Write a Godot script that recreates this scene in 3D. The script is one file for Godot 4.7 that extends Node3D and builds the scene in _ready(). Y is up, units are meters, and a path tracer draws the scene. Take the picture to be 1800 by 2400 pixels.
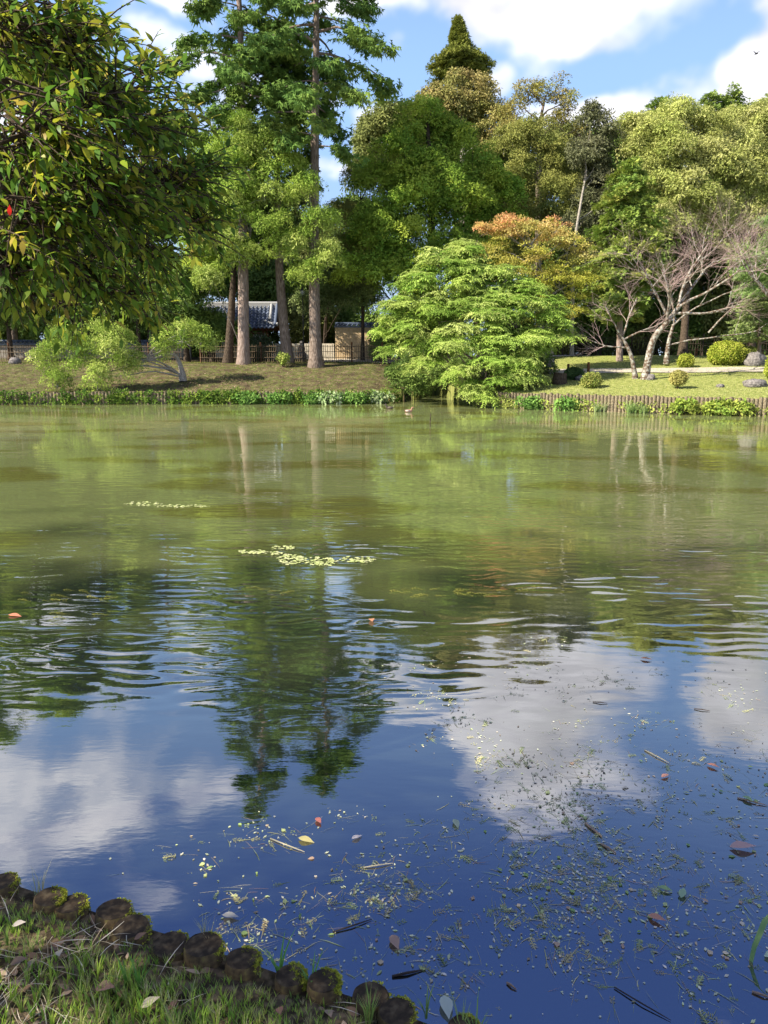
extends Node3D

const EYE := 2.2
const SKY := 0.61     # brightness of the sky beside the sun
var rng := RandomNumberGenerator.new()
var used := {}
var M := {}
var wob := FastNoiseLite.new()


# ---------------------------------------------------------------- mesh collector
class Shape:
	var v := PackedVector3Array()
	var n := PackedVector3Array()
	var i := PackedInt32Array()
	var c := PackedColorArray()

	func vert(p: Vector3, nn: Vector3) -> int:
		v.append(p)
		n.append(nn)
		return v.size() - 1

	func tri(a: int, b: int, c: int) -> void:   # counter-clockwise seen from outside
		i.append(a)
		i.append(c)
		i.append(b)

	func face(a: Vector3, b: Vector3, c: Vector3, d: Vector3) -> void:
		var nn := (b - a).cross(c - a).normalized()
		var k := v.size()
		for p in [a, b, c, d]:
			v.append(p)
			n.append(nn)
		tri(k, k + 1, k + 2)
		tri(k, k + 2, k + 3)

	func box(c: Vector3, s: Vector3, b := Basis()) -> void:
		var h := s * 0.5
		var p: Array[Vector3] = []
		for z in [-1, 1]:
			for y in [-1, 1]:
				for x in [-1, 1]:
					p.append(c + b * Vector3(h.x * x, h.y * y, h.z * z))
		face(p[4], p[5], p[7], p[6])
		face(p[1], p[0], p[2], p[3])
		face(p[5], p[1], p[3], p[7])
		face(p[0], p[4], p[6], p[2])
		face(p[6], p[7], p[3], p[2])
		face(p[0], p[1], p[5], p[4])

	func tube(pts: PackedVector3Array, rad: PackedFloat32Array, sides := 8, cap := true) -> void:
		var k0 := v.size()
		var side := Vector3.RIGHT
		for q in pts.size():
			var d := (pts[mini(q + 1, pts.size() - 1)] - pts[maxi(q - 1, 0)]).normalized()
			if q == 0 and absf(d.dot(side)) > 0.9:
				side = Vector3.BACK
			side = (side - d * side.dot(d)).normalized()
			var up := d.cross(side)
			for s in sides:
				var a := TAU * s / sides
				var o := side * cos(a) + up * sin(a)
				v.append(pts[q] + o * rad[q])
				n.append(o)
		for q in pts.size() - 1:
			for s in sides:
				var a := k0 + q * sides + s
				var b := k0 + q * sides + (s + 1) % sides
				tri(a, b, b + sides)
				tri(a, b + sides, a + sides)
		if cap:
			var last := pts.size() - 1
			var d2 := (pts[last] - pts[last - 1]).normalized()
			var c := vert(pts[last], d2)
			for s in sides:
				vert(v[k0 + last * sides + s], d2)
			for s in sides:
				tri(c, c + 1 + s, c + 1 + (s + 1) % sides)

	func strip(p: PackedVector3Array, w: PackedFloat32Array, across: Vector3, fold := 0.0) -> void:  # a blade: flat or folded along its middle
		var k := v.size()
		var flip := false
		for q in p.size():
			var d := (p[mini(q + 1, p.size() - 1)] - p[maxi(q - 1, 0)]).normalized()
			var nn := d.cross(across).normalized()
			if q == 0:
				flip = nn.y < 0
			if flip:
				nn = -nn
			v.append(p[q] - across * w[q] + nn * fold * w[q])
			v.append(p[q])
			v.append(p[q] + across * w[q] + nn * fold * w[q])
			for z in 3:
				n.append(nn)
		for q in p.size() - 1:
			var a := k + q * 3
			for s in 2:
				if flip:
					tri(a + s, a + s + 1, a + s + 4)
					tri(a + s, a + s + 4, a + s + 3)
				else:
					tri(a + s, a + s + 4, a + s + 1)
					tri(a + s, a + s + 3, a + s + 4)

	func mesh(smooth := true) -> ArrayMesh:
		var arr := []
		arr.resize(Mesh.ARRAY_MAX)
		arr[Mesh.ARRAY_VERTEX] = v
		if smooth:
			arr[Mesh.ARRAY_NORMAL] = n
		if c.size():
			arr[Mesh.ARRAY_COLOR] = c
		arr[Mesh.ARRAY_INDEX] = i
		var m := ArrayMesh.new()
		m.add_surface_from_arrays(Mesh.PRIMITIVE_TRIANGLES, arr)
		return m


class Copies:   # places and tints of instanced leaves
	var t: Array[Transform3D] = []
	var c := PackedColorArray()

	func put(tr: Transform3D, col: Color) -> void:
		t.append(tr)
		c.append(col)


# ---------------------------------------------------------------- naming helpers
func numbered(called: String) -> String:
	if not used.has(called):
		used[called] = 0
		return called
	used[called] += 1
	return "%s_%03d" % [called, used[called]]


func tag(o: Node3D, label: String, category: String, group := "", kind := "") -> Node3D:
	o.set_meta("label", label)
	o.set_meta("category", category)
	if group:
		o.set_meta("group", group)
	if kind:
		o.set_meta("kind", kind)
	return o


func thing(called: String, label: String, category: String, at := Vector3.ZERO, turn := 0.0, group := "") -> Node3D:
	var o := Node3D.new()
	o.name = numbered(called)
	add_child(o, true)
	o.position = at
	o.rotation.y = turn
	return tag(o, label, category, group)


func obj(called: String, m: Mesh, mat: Material, parent: Node3D = null) -> MeshInstance3D:
	var o := MeshInstance3D.new()
	o.mesh = m
	o.material_override = mat
	if parent == null:
		o.name = numbered(called)
		add_child(o, true)
	else:
		o.name = called
		parent.add_child(o, true)
	return o


func many(called: String, m: Mesh, mat: Material, cp: Copies, parent: Node3D = null, kind := "") -> MultiMeshInstance3D:
	var mm := MultiMesh.new()
	mm.transform_format = MultiMesh.TRANSFORM_3D
	mm.use_colors = true
	mm.mesh = m
	mm.instance_count = cp.t.size()
	for k in cp.t.size():
		mm.set_instance_transform(k, cp.t[k])
		var l := cp.c[k].srgb_to_linear()
		mm.set_instance_color(k, Color(2.3 * l.r / (1.0 + 1.6 * l.r), 2.3 * l.g / (1.0 + 1.6 * l.g), 2.3 * l.b / (1.0 + 1.6 * l.b)))
	var o := MultiMeshInstance3D.new()
	o.multimesh = mm
	o.material_override = mat
	if kind:
		o.set_meta("kind", kind)
	if parent == null:
		o.name = numbered(called)
		add_child(o, true)
	else:
		o.name = called
		parent.add_child(o, true)
	return o


# ---------------------------------------------------------------- materials
func lin(r: float, g: float, b: float) -> Color:
	return Color(r, g, b).linear_to_srgb()


func plain(r: float, g: float, b: float, rough := 0.85, tinted := false, back := 0.0, spec := 0.5) -> StandardMaterial3D:
	var m := StandardMaterial3D.new()
	m.albedo_color = lin(r, g, b)
	m.roughness = rough
	m.metallic_specular = spec
	m.vertex_color_use_as_albedo = tinted
	m.cull_mode = BaseMaterial3D.CULL_DISABLED
	if back > 0.0:
		m.backlight_enabled = true
		m.backlight = Color(back, back, back) if tinted else lin(minf(r * 1.6, 1.0) * back, minf(g * 1.6, 1.0) * back, minf(b * 1.6, 1.0) * back)
	return m


func noise_tex(freq: float, stops: Array, size := 512, kind := FastNoiseLite.TYPE_SIMPLEX_SMOOTH, octaves := 5, sd := 1) -> NoiseTexture2D:
	var f := FastNoiseLite.new()
	f.noise_type = kind
	f.frequency = freq
	f.fractal_octaves = octaves
	f.seed = sd
	var t := NoiseTexture2D.new()
	t.width = size
	t.height = size
	t.seamless = true
	t.noise = f
	var g := Gradient.new()
	g.offsets = PackedFloat32Array(stops.map(func(s): return s[0]))
	g.colors = PackedColorArray(stops.map(func(s): return lin(s[1], s[2], s[3])))
	t.color_ramp = g
	return t


func bump_tex(freq: float, strength: float, size := 512, kind := FastNoiseLite.TYPE_SIMPLEX_SMOOTH, sd := 5) -> NoiseTexture2D:
	var f := FastNoiseLite.new()
	f.noise_type = kind
	f.frequency = freq
	f.fractal_octaves = 5
	f.seed = sd
	var t := NoiseTexture2D.new()
	t.width = size
	t.height = size
	t.seamless = true
	t.as_normal_map = true
	t.bump_strength = strength
	t.noise = f
	return t


func grained(tex: Texture2D, scale: Vector3, rough := 0.9, world := false, normal: Texture2D = null, depth := 1.0) -> StandardMaterial3D:
	var m := StandardMaterial3D.new()
	m.albedo_texture = tex
	m.roughness = rough
	m.metallic_specular = 0.3
	m.uv1_triplanar = true
	m.uv1_world_triplanar = world
	m.uv1_scale = scale
	m.cull_mode = BaseMaterial3D.CULL_DISABLED
	if normal:
		m.normal_enabled = true
		m.normal_texture = normal
		m.normal_scale = depth
	return m


func make_materials() -> void:
	var rough_n := bump_tex(0.03, 6.0)
	M.bark_grey = grained(noise_tex(0.03, [[0.2, 0.10, 0.075, 0.06], [0.5, 0.21, 0.165, 0.14], [0.8, 0.34, 0.29, 0.26]]), Vector3(1.3, 0.16, 1.3), 0.95, false, rough_n, 1.2)
	M.bark_pink = grained(noise_tex(0.03, [[0.2, 0.14, 0.10, 0.085], [0.5, 0.29, 0.225, 0.20], [0.8, 0.41, 0.345, 0.32]], 512, FastNoiseLite.TYPE_SIMPLEX_SMOOTH, 5, 7), Vector3(1.4, 0.12, 1.4), 0.95, false, rough_n, 1.2)
	M.bark_dark = grained(noise_tex(0.03, [[0.2, 0.035, 0.027, 0.02], [0.55, 0.08, 0.06, 0.045], [0.85, 0.15, 0.12, 0.095]]), Vector3(1.3, 0.3, 1.3), 0.95, false, rough_n, 1.0)
	M.bark_pale = grained(noise_tex(0.03, [[0.2, 0.14, 0.12, 0.10], [0.5, 0.30, 0.28, 0.25], [0.8, 0.5, 0.48, 0.44]]), Vector3(1.5, 0.6, 1.5), 0.9)
	M.bark_lichen = grained(noise_tex(0.02, [[0.3, 0.09, 0.06, 0.042], [0.48, 0.18, 0.13, 0.10], [0.57, 0.29, 0.28, 0.255], [0.8, 0.44, 0.45, 0.42]], 512, FastNoiseLite.TYPE_SIMPLEX_SMOOTH, 5, 3), Vector3(0.6, 0.5, 0.6), 0.9, false, rough_n, 1.0)
	M.twig = plain(0.46, 0.34, 0.33, 0.9)
	M.leaf = plain(1, 1, 1, 0.7, true, 0.75, 0.22)
	M.leaf_gloss = plain(1, 1, 1, 0.42, true, 1.0, 0.24)
	M.needle = plain(1, 1, 1, 0.8, true, 0.5, 0.15)
	M.blade = plain(1, 1, 1, 0.65, true, 0.75, 0.25)
	M.dry = plain(1, 1, 1, 0.9, true, 0.3, 0.2)
	M.moss = plain(1, 1, 1, 1.0, true, 0.3, 0.1)
	M.scrap = plain(1, 1, 1, 0.5, true, 0.3, 0.5)
	M.weed = plain(1, 1, 1, 0.8, true, 0.4, 0.2)
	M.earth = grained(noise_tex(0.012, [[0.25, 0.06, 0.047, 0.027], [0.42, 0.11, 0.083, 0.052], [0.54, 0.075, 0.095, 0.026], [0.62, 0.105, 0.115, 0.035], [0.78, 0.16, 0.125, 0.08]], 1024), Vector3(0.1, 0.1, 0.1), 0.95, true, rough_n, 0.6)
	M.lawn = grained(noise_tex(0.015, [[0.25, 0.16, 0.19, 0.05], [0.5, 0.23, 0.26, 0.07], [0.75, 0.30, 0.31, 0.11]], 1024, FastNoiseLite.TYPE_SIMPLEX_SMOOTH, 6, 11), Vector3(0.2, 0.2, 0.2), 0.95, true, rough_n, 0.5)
	M.near_soil = grained(noise_tex(0.03, [[0.3, 0.04, 0.03, 0.018], [0.5, 0.09, 0.07, 0.04], [0.7, 0.17, 0.13, 0.08]], 512), Vector3(1.2, 1.2, 1.2), 0.95, true, rough_n, 1.0)
	M.bed = grained(noise_tex(0.01, [[0.3, 0.03, 0.03, 0.012], [0.5, 0.06, 0.062, 0.022], [0.7, 0.10, 0.10, 0.035]], 512), Vector3(0.2, 0.2, 0.2), 1.0, true)
	M.sand = grained(noise_tex(0.05, [[0.3, 0.38, 0.34, 0.28], [0.7, 0.54, 0.50, 0.43]], 512), Vector3(0.6, 0.6, 0.6), 0.95, true)
	M.rock = grained(noise_tex(0.02, [[0.25, 0.08, 0.075, 0.078], [0.5, 0.17, 0.16, 0.16], [0.75, 0.28, 0.265, 0.26]], 512), Vector3(0.9, 0.9, 0.9), 0.9, false, rough_n, 1.5)
	M.pile_log = grained(noise_tex(0.03, [[0.25, 0.08, 0.065, 0.04], [0.5, 0.20, 0.165, 0.11], [0.75, 0.32, 0.28, 0.20]], 512, FastNoiseLite.TYPE_SIMPLEX_SMOOTH, 5, 21), Vector3(2.0, 0.7, 2.0), 0.95, true)
	M.wet_log = grained(noise_tex(0.03, [[0.3, 0.045, 0.032, 0.018], [0.55, 0.085, 0.06, 0.03], [0.7, 0.13, 0.095, 0.045], [0.85, 0.16, 0.14, 0.04]], 512, FastNoiseLite.TYPE_SIMPLEX_SMOOTH, 5, 23), Vector3(3, 3, 3), 0.8, true, rough_n, 0.35)
	M.cut_wood = grained(noise_tex(0.025, [[0.3, 0.03, 0.022, 0.014], [0.6, 0.065, 0.046, 0.027], [0.85, 0.11, 0.085, 0.05]], 256, FastNoiseLite.TYPE_SIMPLEX_SMOOTH, 4, 29), Vector3(4, 4, 4), 0.75, true, rough_n, 0.2)
	M.bamboo = grained(noise_tex(0.03, [[0.3, 0.10, 0.075, 0.05], [0.7, 0.24, 0.19, 0.13]], 256), Vector3(2, 2, 2), 0.8, true)
	M.bamboo_dark = plain(0.05, 0.035, 0.025, 0.8)
	M.plaster = grained(noise_tex(0.02, [[0.3, 0.52, 0.39, 0.23], [0.7, 0.62, 0.48, 0.31]], 512), Vector3(0.4, 0.4, 0.4), 0.95, true)
	M.cream = grained(noise_tex(0.02, [[0.3, 0.50, 0.46, 0.38], [0.7, 0.62, 0.57, 0.48]], 512, FastNoiseLite.TYPE_SIMPLEX_SMOOTH, 5, 4), Vector3(0.4, 0.4, 0.4), 0.95, true)
	M.grey_wall = grained(noise_tex(0.02, [[0.3, 0.22, 0.205, 0.18], [0.7, 0.31, 0.29, 0.26]], 256), Vector3(0.4, 0.4, 0.4), 0.95, true)
	M.white_wall = plain(0.7, 0.66, 0.58, 0.9)
	M.timber = grained(noise_tex(0.03, [[0.3, 0.07, 0.03, 0.015], [0.7, 0.19, 0.09, 0.045]], 256), Vector3(4, 0.6, 4), 0.8)
	M.tile = plain(0.10, 0.13, 0.20, 0.32, false, 0.0, 0.6)
	M.tile_b = plain(0.13, 0.165, 0.25, 0.36, false, 0.0, 0.6)
	M.tile_c = plain(0.075, 0.10, 0.155, 0.3, false, 0.0, 0.6)
	M.tile_edge = plain(0.30, 0.31, 0.33, 0.5)
	M.iron = plain(0.02, 0.02, 0.02, 0.5)
	M.lamp_glass = plain(0.75, 0.76, 0.76, 0.3)
	var w := StandardMaterial3D.new()
	w.refraction_enabled = true
	w.refraction_scale = 0.31
	w.albedo_color = Color(1, 1, 1, 0.25)
	w.vertex_color_use_as_albedo = true
	w.normal_enabled = true
	w.normal_texture = bump_tex(0.035, 4.0, 512, FastNoiseLite.TYPE_SIMPLEX_SMOOTH, 9)
	w.normal_scale = 0.014
	w.uv1_triplanar = true
	w.uv1_world_triplanar = true
	w.uv1_scale = Vector3(0.25, 1.0, 0.9)
	w.roughness = 0.015
	w.metallic_specular = 0.6
	M.water = w


# ---------------------------------------------------------------- sky
func sky_image() -> ImageTexture:
	var w := 2048
	var h := 1024
	# clouds by heading and height: azimuth, elevation, half width, half height (degrees)
	var blobs := [
		[10.1, 23.2, 8.7, 3.3], [3.1, 22.9, 4.8, 1.8], [13.8, 20.1, 2.5, 1.5], [25.4, 19.0, 4.7, 6.3] + [0.95], [22.2, 14.3, 7.8, 3.3], [24.5, 16.4, 5.5, 3.7] + [0.85], [16.3, 13.8, 5.0, 2.0],
		[8.8, 17.8, 2.1, 1.5], [-2.1, 14.1, 3.8, 2.4], [-12.0, 17.7, 4.2, 2.2], [-13.1, 21.7, 1.9, 0.9],
		[5.4, 22.4, 8.8, 3.1] + [0.85], [13.3, 25.2, 7.7, 6.8] + [0.95], [25.8, 22.1, 4.0, 5.0] + [0.9], [-23.7, 27.4, 10.5, 6.9] + [0.32], [-26.3, 15.8, 3.8, 4.2]]
	var f := FastNoiseLite.new()
	f.noise_type = FastNoiseLite.TYPE_SIMPLEX_SMOOTH
	f.frequency = 7.0
	f.fractal_octaves = 6
	f.fractal_gain = 0.5
	f.seed = 8
	var g := FastNoiseLite.new()
	g.noise_type = FastNoiseLite.TYPE_SIMPLEX_SMOOTH
	g.frequency = 1.3
	g.fractal_octaves = 3
	g.seed = 31
	var px := PackedFloat32Array()
	px.resize(w * h * 3)
	var low := Vector3(0.42, 0.54, 0.70) * SKY
	var mid := Vector3(0.31, 0.50, 0.84) * SKY
	var top := Vector3(0.028, 0.068, 0.285) * SKY
	for y in h:
		var el := 90.0 - (y + 0.5) / h * 180.0
		var k := (y * w) * 3
		if el < -2.0:
			for x in w:
				px[k] = 0.16
				px[k + 1] = 0.17
				px[k + 2] = 0.15
				k += 3
			continue
		var base := low.lerp(mid, smoothstep(0.0, 16.0, el)).lerp(top, smoothstep(15.0, 40.0, el) * 0.9 + 0.1 * smoothstep(46.0, 90.0, el))
		var ce := cos(deg_to_rad(el))
		var se := sin(deg_to_rad(el))
		for x in w:
			var a := (x + 0.5) / w * 360.0
			if a > 180.0:
				a -= 360.0
			var ra := deg_to_rad(a)
			var d := Vector3(sin(ra) * ce, se * 1.5, -cos(ra) * ce)
			var n := f.get_noise_3dv(d)
			var aa := a + 4.0 * g.get_noise_3dv(d * 3.0 + Vector3(9, 0, 0)) + 3.0 * n
			var ee := el + 2.6 * g.get_noise_3dv(d * 3.0 + Vector3(0, 7, 0)) + 2.0 * f.get_noise_3dv(d + Vector3(3, 3, 3))
			var field := -0.75
			if absf(a) < 46.0 and el < 52.0:
				for b in blobs:
					var u: float = (aa - b[0]) / b[2]
					var v: float = (ee - b[1]) / b[3]
					var q := u * u + v * v
					if q < 3.0:
						field = maxf(field, (b[4] if b.size() > 4 else 0.62) * (1.0 - q))
			var away := maxf(smoothstep(28.0, 46.0, absf(a)), smoothstep(40.0, 52.0, el))
			if away > 0.0:
				field = lerpf(field, g.get_noise_3dv(d) * 1.7 - 0.12, away)
			var dens := smoothstep(-0.2, 0.75, field + n * 1.0)
			var lit := clampf(0.90 - 0.14 * smoothstep(0.3, 0.9, field) + 0.4 * n, 0.64, 1.0) * SKY
			var cl := Vector3(lit, lit * 0.985, lit * 1.03)
			var c := base.lerp(cl, dens * 0.96)
			px[k] = c.x
			px[k + 1] = c.y
			px[k + 2] = c.z
			k += 3
	return ImageTexture.create_from_image(Image.create_from_data(w, h, false, Image.FORMAT_RGBF, px.to_byte_array()))


# ---------------------------------------------------------------- ground
var shore := [[-160.0, 33.0], [-45.0, 36.5], [-22.0, 37.6], [-10.0, 38.2], [-1.0, 38.3], [0.4, 39.2], [1.5, 43.0], [2.2, 48.0], [3.3, 48.0], [3.7, 42.0], [4.2, 36.6], [5.5, 35.1], [10.0, 32.2], [16.0, 29.6], [34.0, 24.0], [160.0, 18.0]]


func shore_z(x: float) -> float:
	for k in shore.size() - 1:
		if x <= shore[k + 1][0]:
			return lerpf(shore[k][1], shore[k + 1][1], clampf((x - shore[k][0]) / (shore[k + 1][0] - shore[k][0]), 0, 1))
	return shore[-1][1]


func ground_y(x: float, z: float) -> float:   # z counted away from the camera
	var d := maxf(z - shore_z(x), 0.0)
	var left := 0.55 + 1.36 * smoothstep(0.3, 8.6, d) + 0.35 * smoothstep(9.0, 18.0, d)
	var right := minf(0.68 + 0.095 * d, 2.35)
	return lerpf(left, right, smoothstep(0.5, 4.0, x)) + 0.05 * wob.get_noise_2d(x * 8.0, z * 8.0) * smoothstep(0.0, 1.0, d)


func on_ground(x: float, z: float) -> Vector3:
	return Vector3(x, ground_y(x, z), -z)


func near_shore(x: float) -> float:
	return 1.80 - 0.41 * x


func near_y(x: float, z: float) -> float:
	return 0.490 + 0.018 * wob.get_noise_2d(x * 60.0, z * 60.0) - 0.026 * smoothstep(0.13, 0.04, near_shore(x) - z)


func sheet(xs: PackedFloat32Array, zs: Callable, height: Callable, rows: PackedFloat32Array) -> ArrayMesh:
	# rows are distances from the line zs(x); the first row is a skirt down into the water
	var s := Shape.new()
	var w := xs.size()
	for r in rows.size() + 1:
		for x in xs:
			var z0: float = zs.call(x)
			var z: float = z0 + (rows[r - 1] if r > 0 else 0.0)
			var y: float = height.call(x, z) if r > 0 else -1.2
			var e := 0.05
			var dx: float = height.call(x + e, z) - height.call(x - e, z)
			var dz: float = height.call(x, z + e) - height.call(x, z - e)
			var nn := Vector3(-dx / (2 * e), 1.0, dz / (2 * e)).normalized() if r > 1 else Vector3(0, 1, 0.3).normalized()
			s.vert(Vector3(x, y, -z), nn)
	for r in rows.size():
		for c in w - 1:
			var a := r * w + c
			if rows[rows.size() - 1] > 0:
				s.tri(a, a + 1, a + w + 1)
				s.tri(a, a + w + 1, a + w)
			else:
				s.tri(a + 1, a, a + w)
				s.tri(a + 1, a + w, a + w + 1)
	return s.mesh()


func part_of_shore(x0: float, x1: float, step: float) -> PackedFloat32Array:
	var xs := PackedFloat32Array()
	var x := x0
	while x < x1:
		xs.append(x)
		x += step
	xs.append(x1)
	return xs


func build_ground() -> void:
	var rows := PackedFloat32Array([0.0])
	var d := 0.0
	while d < 24.0:
		d += 0.4 if d < 12 else 1.0
		rows.append(d)
	for q in [30.0, 45.0, 80.0, 160.0, 400.0]:
		rows.append(q)
	var xs := PackedFloat32Array([-400, -160, -80])
	xs.append_array(part_of_shore(-50.0, 1.6, 0.5))
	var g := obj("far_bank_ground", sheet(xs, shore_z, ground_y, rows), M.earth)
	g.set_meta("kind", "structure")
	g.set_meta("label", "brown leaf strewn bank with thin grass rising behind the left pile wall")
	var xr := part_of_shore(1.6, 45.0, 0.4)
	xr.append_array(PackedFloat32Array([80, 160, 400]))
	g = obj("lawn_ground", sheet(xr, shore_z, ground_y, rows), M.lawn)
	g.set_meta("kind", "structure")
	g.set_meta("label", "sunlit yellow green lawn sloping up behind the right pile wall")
	# sandy path across the lawn, and a patch of it farther back
	for line in [["path", [[8.6, 41.5], [12, 40.6], [16, 39.4], [20, 38.4], [26, 37], [40, 34]], 1.0], ["sandy_path", [[6.5, 50], [9, 49.5], [12, 49.8], [15, 50.6]], 0.9]]:
		var s := Shape.new()
		var pts: Array = line[1]
		var k := 0
		for q in pts.size() - 1:
			for m in 8:
				var t := m / 8.0
				var x: float = lerpf(pts[q][0], pts[q + 1][0], t)
				var z: float = lerpf(pts[q][1], pts[q + 1][1], t)
				for c in 5:
					var zz: float = z + (c - 2) * 0.5 * line[2] * (1.0 + 0.12 * wob.get_noise_2d(x * 30, c * 9.0))
					s.vert(Vector3(x, ground_y(x, zz) + 0.03, -zz), Vector3.UP)
				if k > 0:
					for c in 4:
						var a := (k - 1) * 5 + c
						s.tri(a, a + 5, a + 6)
						s.tri(a, a + 6, a + 1)
				k += 1
		obj(line[0], s.mesh(), M.sand).set_meta("kind", "structure")
	# the near bank, under and behind the camera
	var nr := PackedFloat32Array([0.0])
	d = 0.0
	while d < 3.0:
		d += 0.05
		nr.append(-d)
	for q in [5.0, 10.0, 30.0, 100.0]:
		nr.append(-q)
	var xn := PackedFloat32Array([-60, -20, -8])
	xn.append_array(part_of_shore(-4.0, 3.0, 0.05))
	xn.append_array(PackedFloat32Array([6, 20, 60]))
	obj("near_bank_ground", sheet(xn, near_shore, near_y, nr), M.near_soil).set_meta("kind", "structure")
	var b := Shape.new()
	b.face(Vector3(-90, -0.75, 10), Vector3(90, -0.75, 10), Vector3(90, -0.75, -60), Vector3(-90, -0.75, -60))
	obj("pond_bed", b.mesh(), M.bed).set_meta("kind", "structure")


# ---------------------------------------------------------------- water: a fine sheet whose normals carry long-crested ripples
func build_water() -> void:
	var waves := []
	rng.seed = 77
	for k in 22:
		var lam := 0.105 * pow(1.16, k * 0.62) * rng.randf_range(0.9, 1.1)
		var dir := rng.randf_range(-0.42, 0.42)
		waves.append([TAU / lam * sin(dir), TAU / lam * cos(dir), rng.randf() * TAU, 1.15 / (1.0 + 0.34 * absf(k - 4.0)), k])
	var zs := PackedFloat32Array([-3.0])
	var z := 0.4
	while z < 53.0:
		zs.append(z)
		z += 0.028 if z < 10 else 0.04 if z < 20 else 0.08 if z < 40 else 0.8
	zs.append(60.0)
	var cols := 230
	var s := Shape.new()
	var patch := FastNoiseLite.new()
	patch.frequency = 1.0
	patch.fractal_octaves = 2
	patch.seed = 12
	for zz in zs:
		var half: float = 2.6 + 0.56 * maxf(zz, 0.0)
		# calm by the near bank, busiest about six metres out, finer farther off
		var amp: float = 0.0012 + 0.046 * smoothstep(3.9, 5.8, zz) * (1.0 - 0.6 * smoothstep(8.0, 14.0, zz))
		var far: float = smoothstep(9.0, 20.0, zz)
		for c in cols + 3:
			var x: float
			if c == 0:
				x = -80.0
			elif c == cols + 2:
				x = 80.0
			else:
				x = (float(c - 1) / cols * 2.0 - 1.0) * half
			var e := amp * clampf(0.8 + 1.5 * patch.get_noise_2d(x * 0.28, zz * 0.5), 0.15, 1.6)
			if zz < 9.0:
				e *= 1.0 - 0.75 * smoothstep(0.2, 2.2, x) * (1.0 - smoothstep(5.0, 6.2, zz))
			var sx := 0.0
			var sz := 0.0
			var wx := x + 0.25 * patch.get_noise_2d(x * 0.9 + 40.0, zz * 0.9)
			var wz := zz + 0.10 * patch.get_noise_2d(x * 1.1, zz * 1.3 + 70.0)
			for q in waves:
				var kk: float = q[0] * wx + q[1] * wz + q[2]
				var a: float = q[3] * cos(kk)
				sz += a
				sx += a * q[0] / q[1]
			# cross ripples
			sx += 0.6 * sin(9.0 * wx + 3.0 * wz) + far * 0.5 * sin(23.0 * x + 7.0 * zz)
			e *= 0.40
			s.v.append(Vector3(x, 0, -zz))
			# shade painted in by the near bank, milky green murk and weed farther out
			var sunlit_murk := smoothstep(5.2, 12.0, zz + 2.6 * patch.get_noise_2d(x * 0.5, zz * 0.6 + 30.0))
			var weedy := smoothstep(0.05, 0.4, patch.get_noise_2d(x * 0.22 + 15.0, zz * 0.33)) * sunlit_murk
			s.c.append(Color(0.06, 0.085, 0.07).lerp(Color(0.58, 0.68, 0.28).lerp(Color(0.38, 0.38, 0.08), weedy * 0.75), sunlit_murk))
			s.n.append(Vector3(-sx * e * 0.55, 1.0, sz * e).normalized())
	var w := cols + 3
	for r in zs.size() - 1:
		for c in w - 1:
			var a := r * w + c
			s.tri(a, a + 1, a + w + 1)
			s.tri(a, a + w + 1, a + w)
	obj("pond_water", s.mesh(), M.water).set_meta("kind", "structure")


# ---------------------------------------------------------------- foliage pieces
func rdir() -> Vector3:
	while true:
		var d := Vector3(rng.randf_range(-1, 1), rng.randf_range(-1, 1), rng.randf_range(-1, 1))
		if d.length_squared() < 1.0 and d.length_squared() > 0.01:
			return d.normalized()
	return Vector3.UP


func facing(up: Vector3, turn: float) -> Basis:
	var s := Vector3.RIGHT if absf(up.x) < 0.8 else Vector3.BACK
	var x := (s - up * s.dot(up)).normalized()
	var b := Basis(x, up, x.cross(up))
	return Basis(up, turn) * b


func leaf_quad(s: Shape, p: Vector3, along: Vector3, nrm: Vector3, l: float, w: float) -> void:
	var side := along.cross(nrm).normalized() * w * 0.5
	var k := s.v.size()
	var mid := p + along * l * 0.45
	for q in [p, mid + side + nrm * w * 0.12, p + along * l - nrm * l * 0.12, mid - side + nrm * w * 0.12]:
		s.v.append(q)
		s.n.append(nrm)
	s.tri(k, k + 1, k + 2)
	s.tri(k, k + 2, k + 3)


func clump_round(n: int, r: float, l: float, w: float, flat := 0.7, hang := 0.3) -> ArrayMesh:
	var s := Shape.new()
	for k in n:
		var d := rdir()
		d.y = absf(d.y) * 0.9 - 0.2
		var p := d * r * pow(rng.randf(), 0.45) * Vector3(1, flat, 1)
		var al := (d + rdir() * 0.7 - Vector3.UP * hang).normalized()
		var nn := (Vector3.UP + d * 0.5 + rdir() * 0.75).normalized()
		nn = (nn - al * nn.dot(al)).normalized()
		leaf_quad(s, p, al, nn, l * rng.randf_range(0.7, 1.25), w * rng.randf_range(0.8, 1.2))
	return s.mesh(false)


func clump_arch(stems: int, reach: float, l: float, w: float) -> ArrayMesh:   # arching twigs with two rows of leaves
	var s := Shape.new()
	for k in stems:
		var a := TAU * k / stems + rng.randf_range(-0.4, 0.4)
		var o := Vector3(cos(a), 0, sin(a))
		var side := Vector3(-o.z, 0, o.x)
		var len := reach * rng.randf_range(0.7, 1.2)
		for q in 6:
			var t := (q + 0.7) / 6.0
			var p := o * len * t + Vector3.UP * (0.22 * len * sin(t * 2.4) - 0.28 * len * t * t)
			for sd in [-1, 1]:
				var al: Vector3 = (o * 0.55 + side * sd * 0.75 - Vector3.UP * rng.randf_range(0.1, 0.6)).normalized()
				var nn := (Vector3.UP + rdir() * 0.4).normalized()
				nn = (nn - al * nn.dot(al)).normalized()
				leaf_quad(s, p, al, nn, l * rng.randf_range(0.8, 1.2), w)
	return s.mesh(false)


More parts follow.
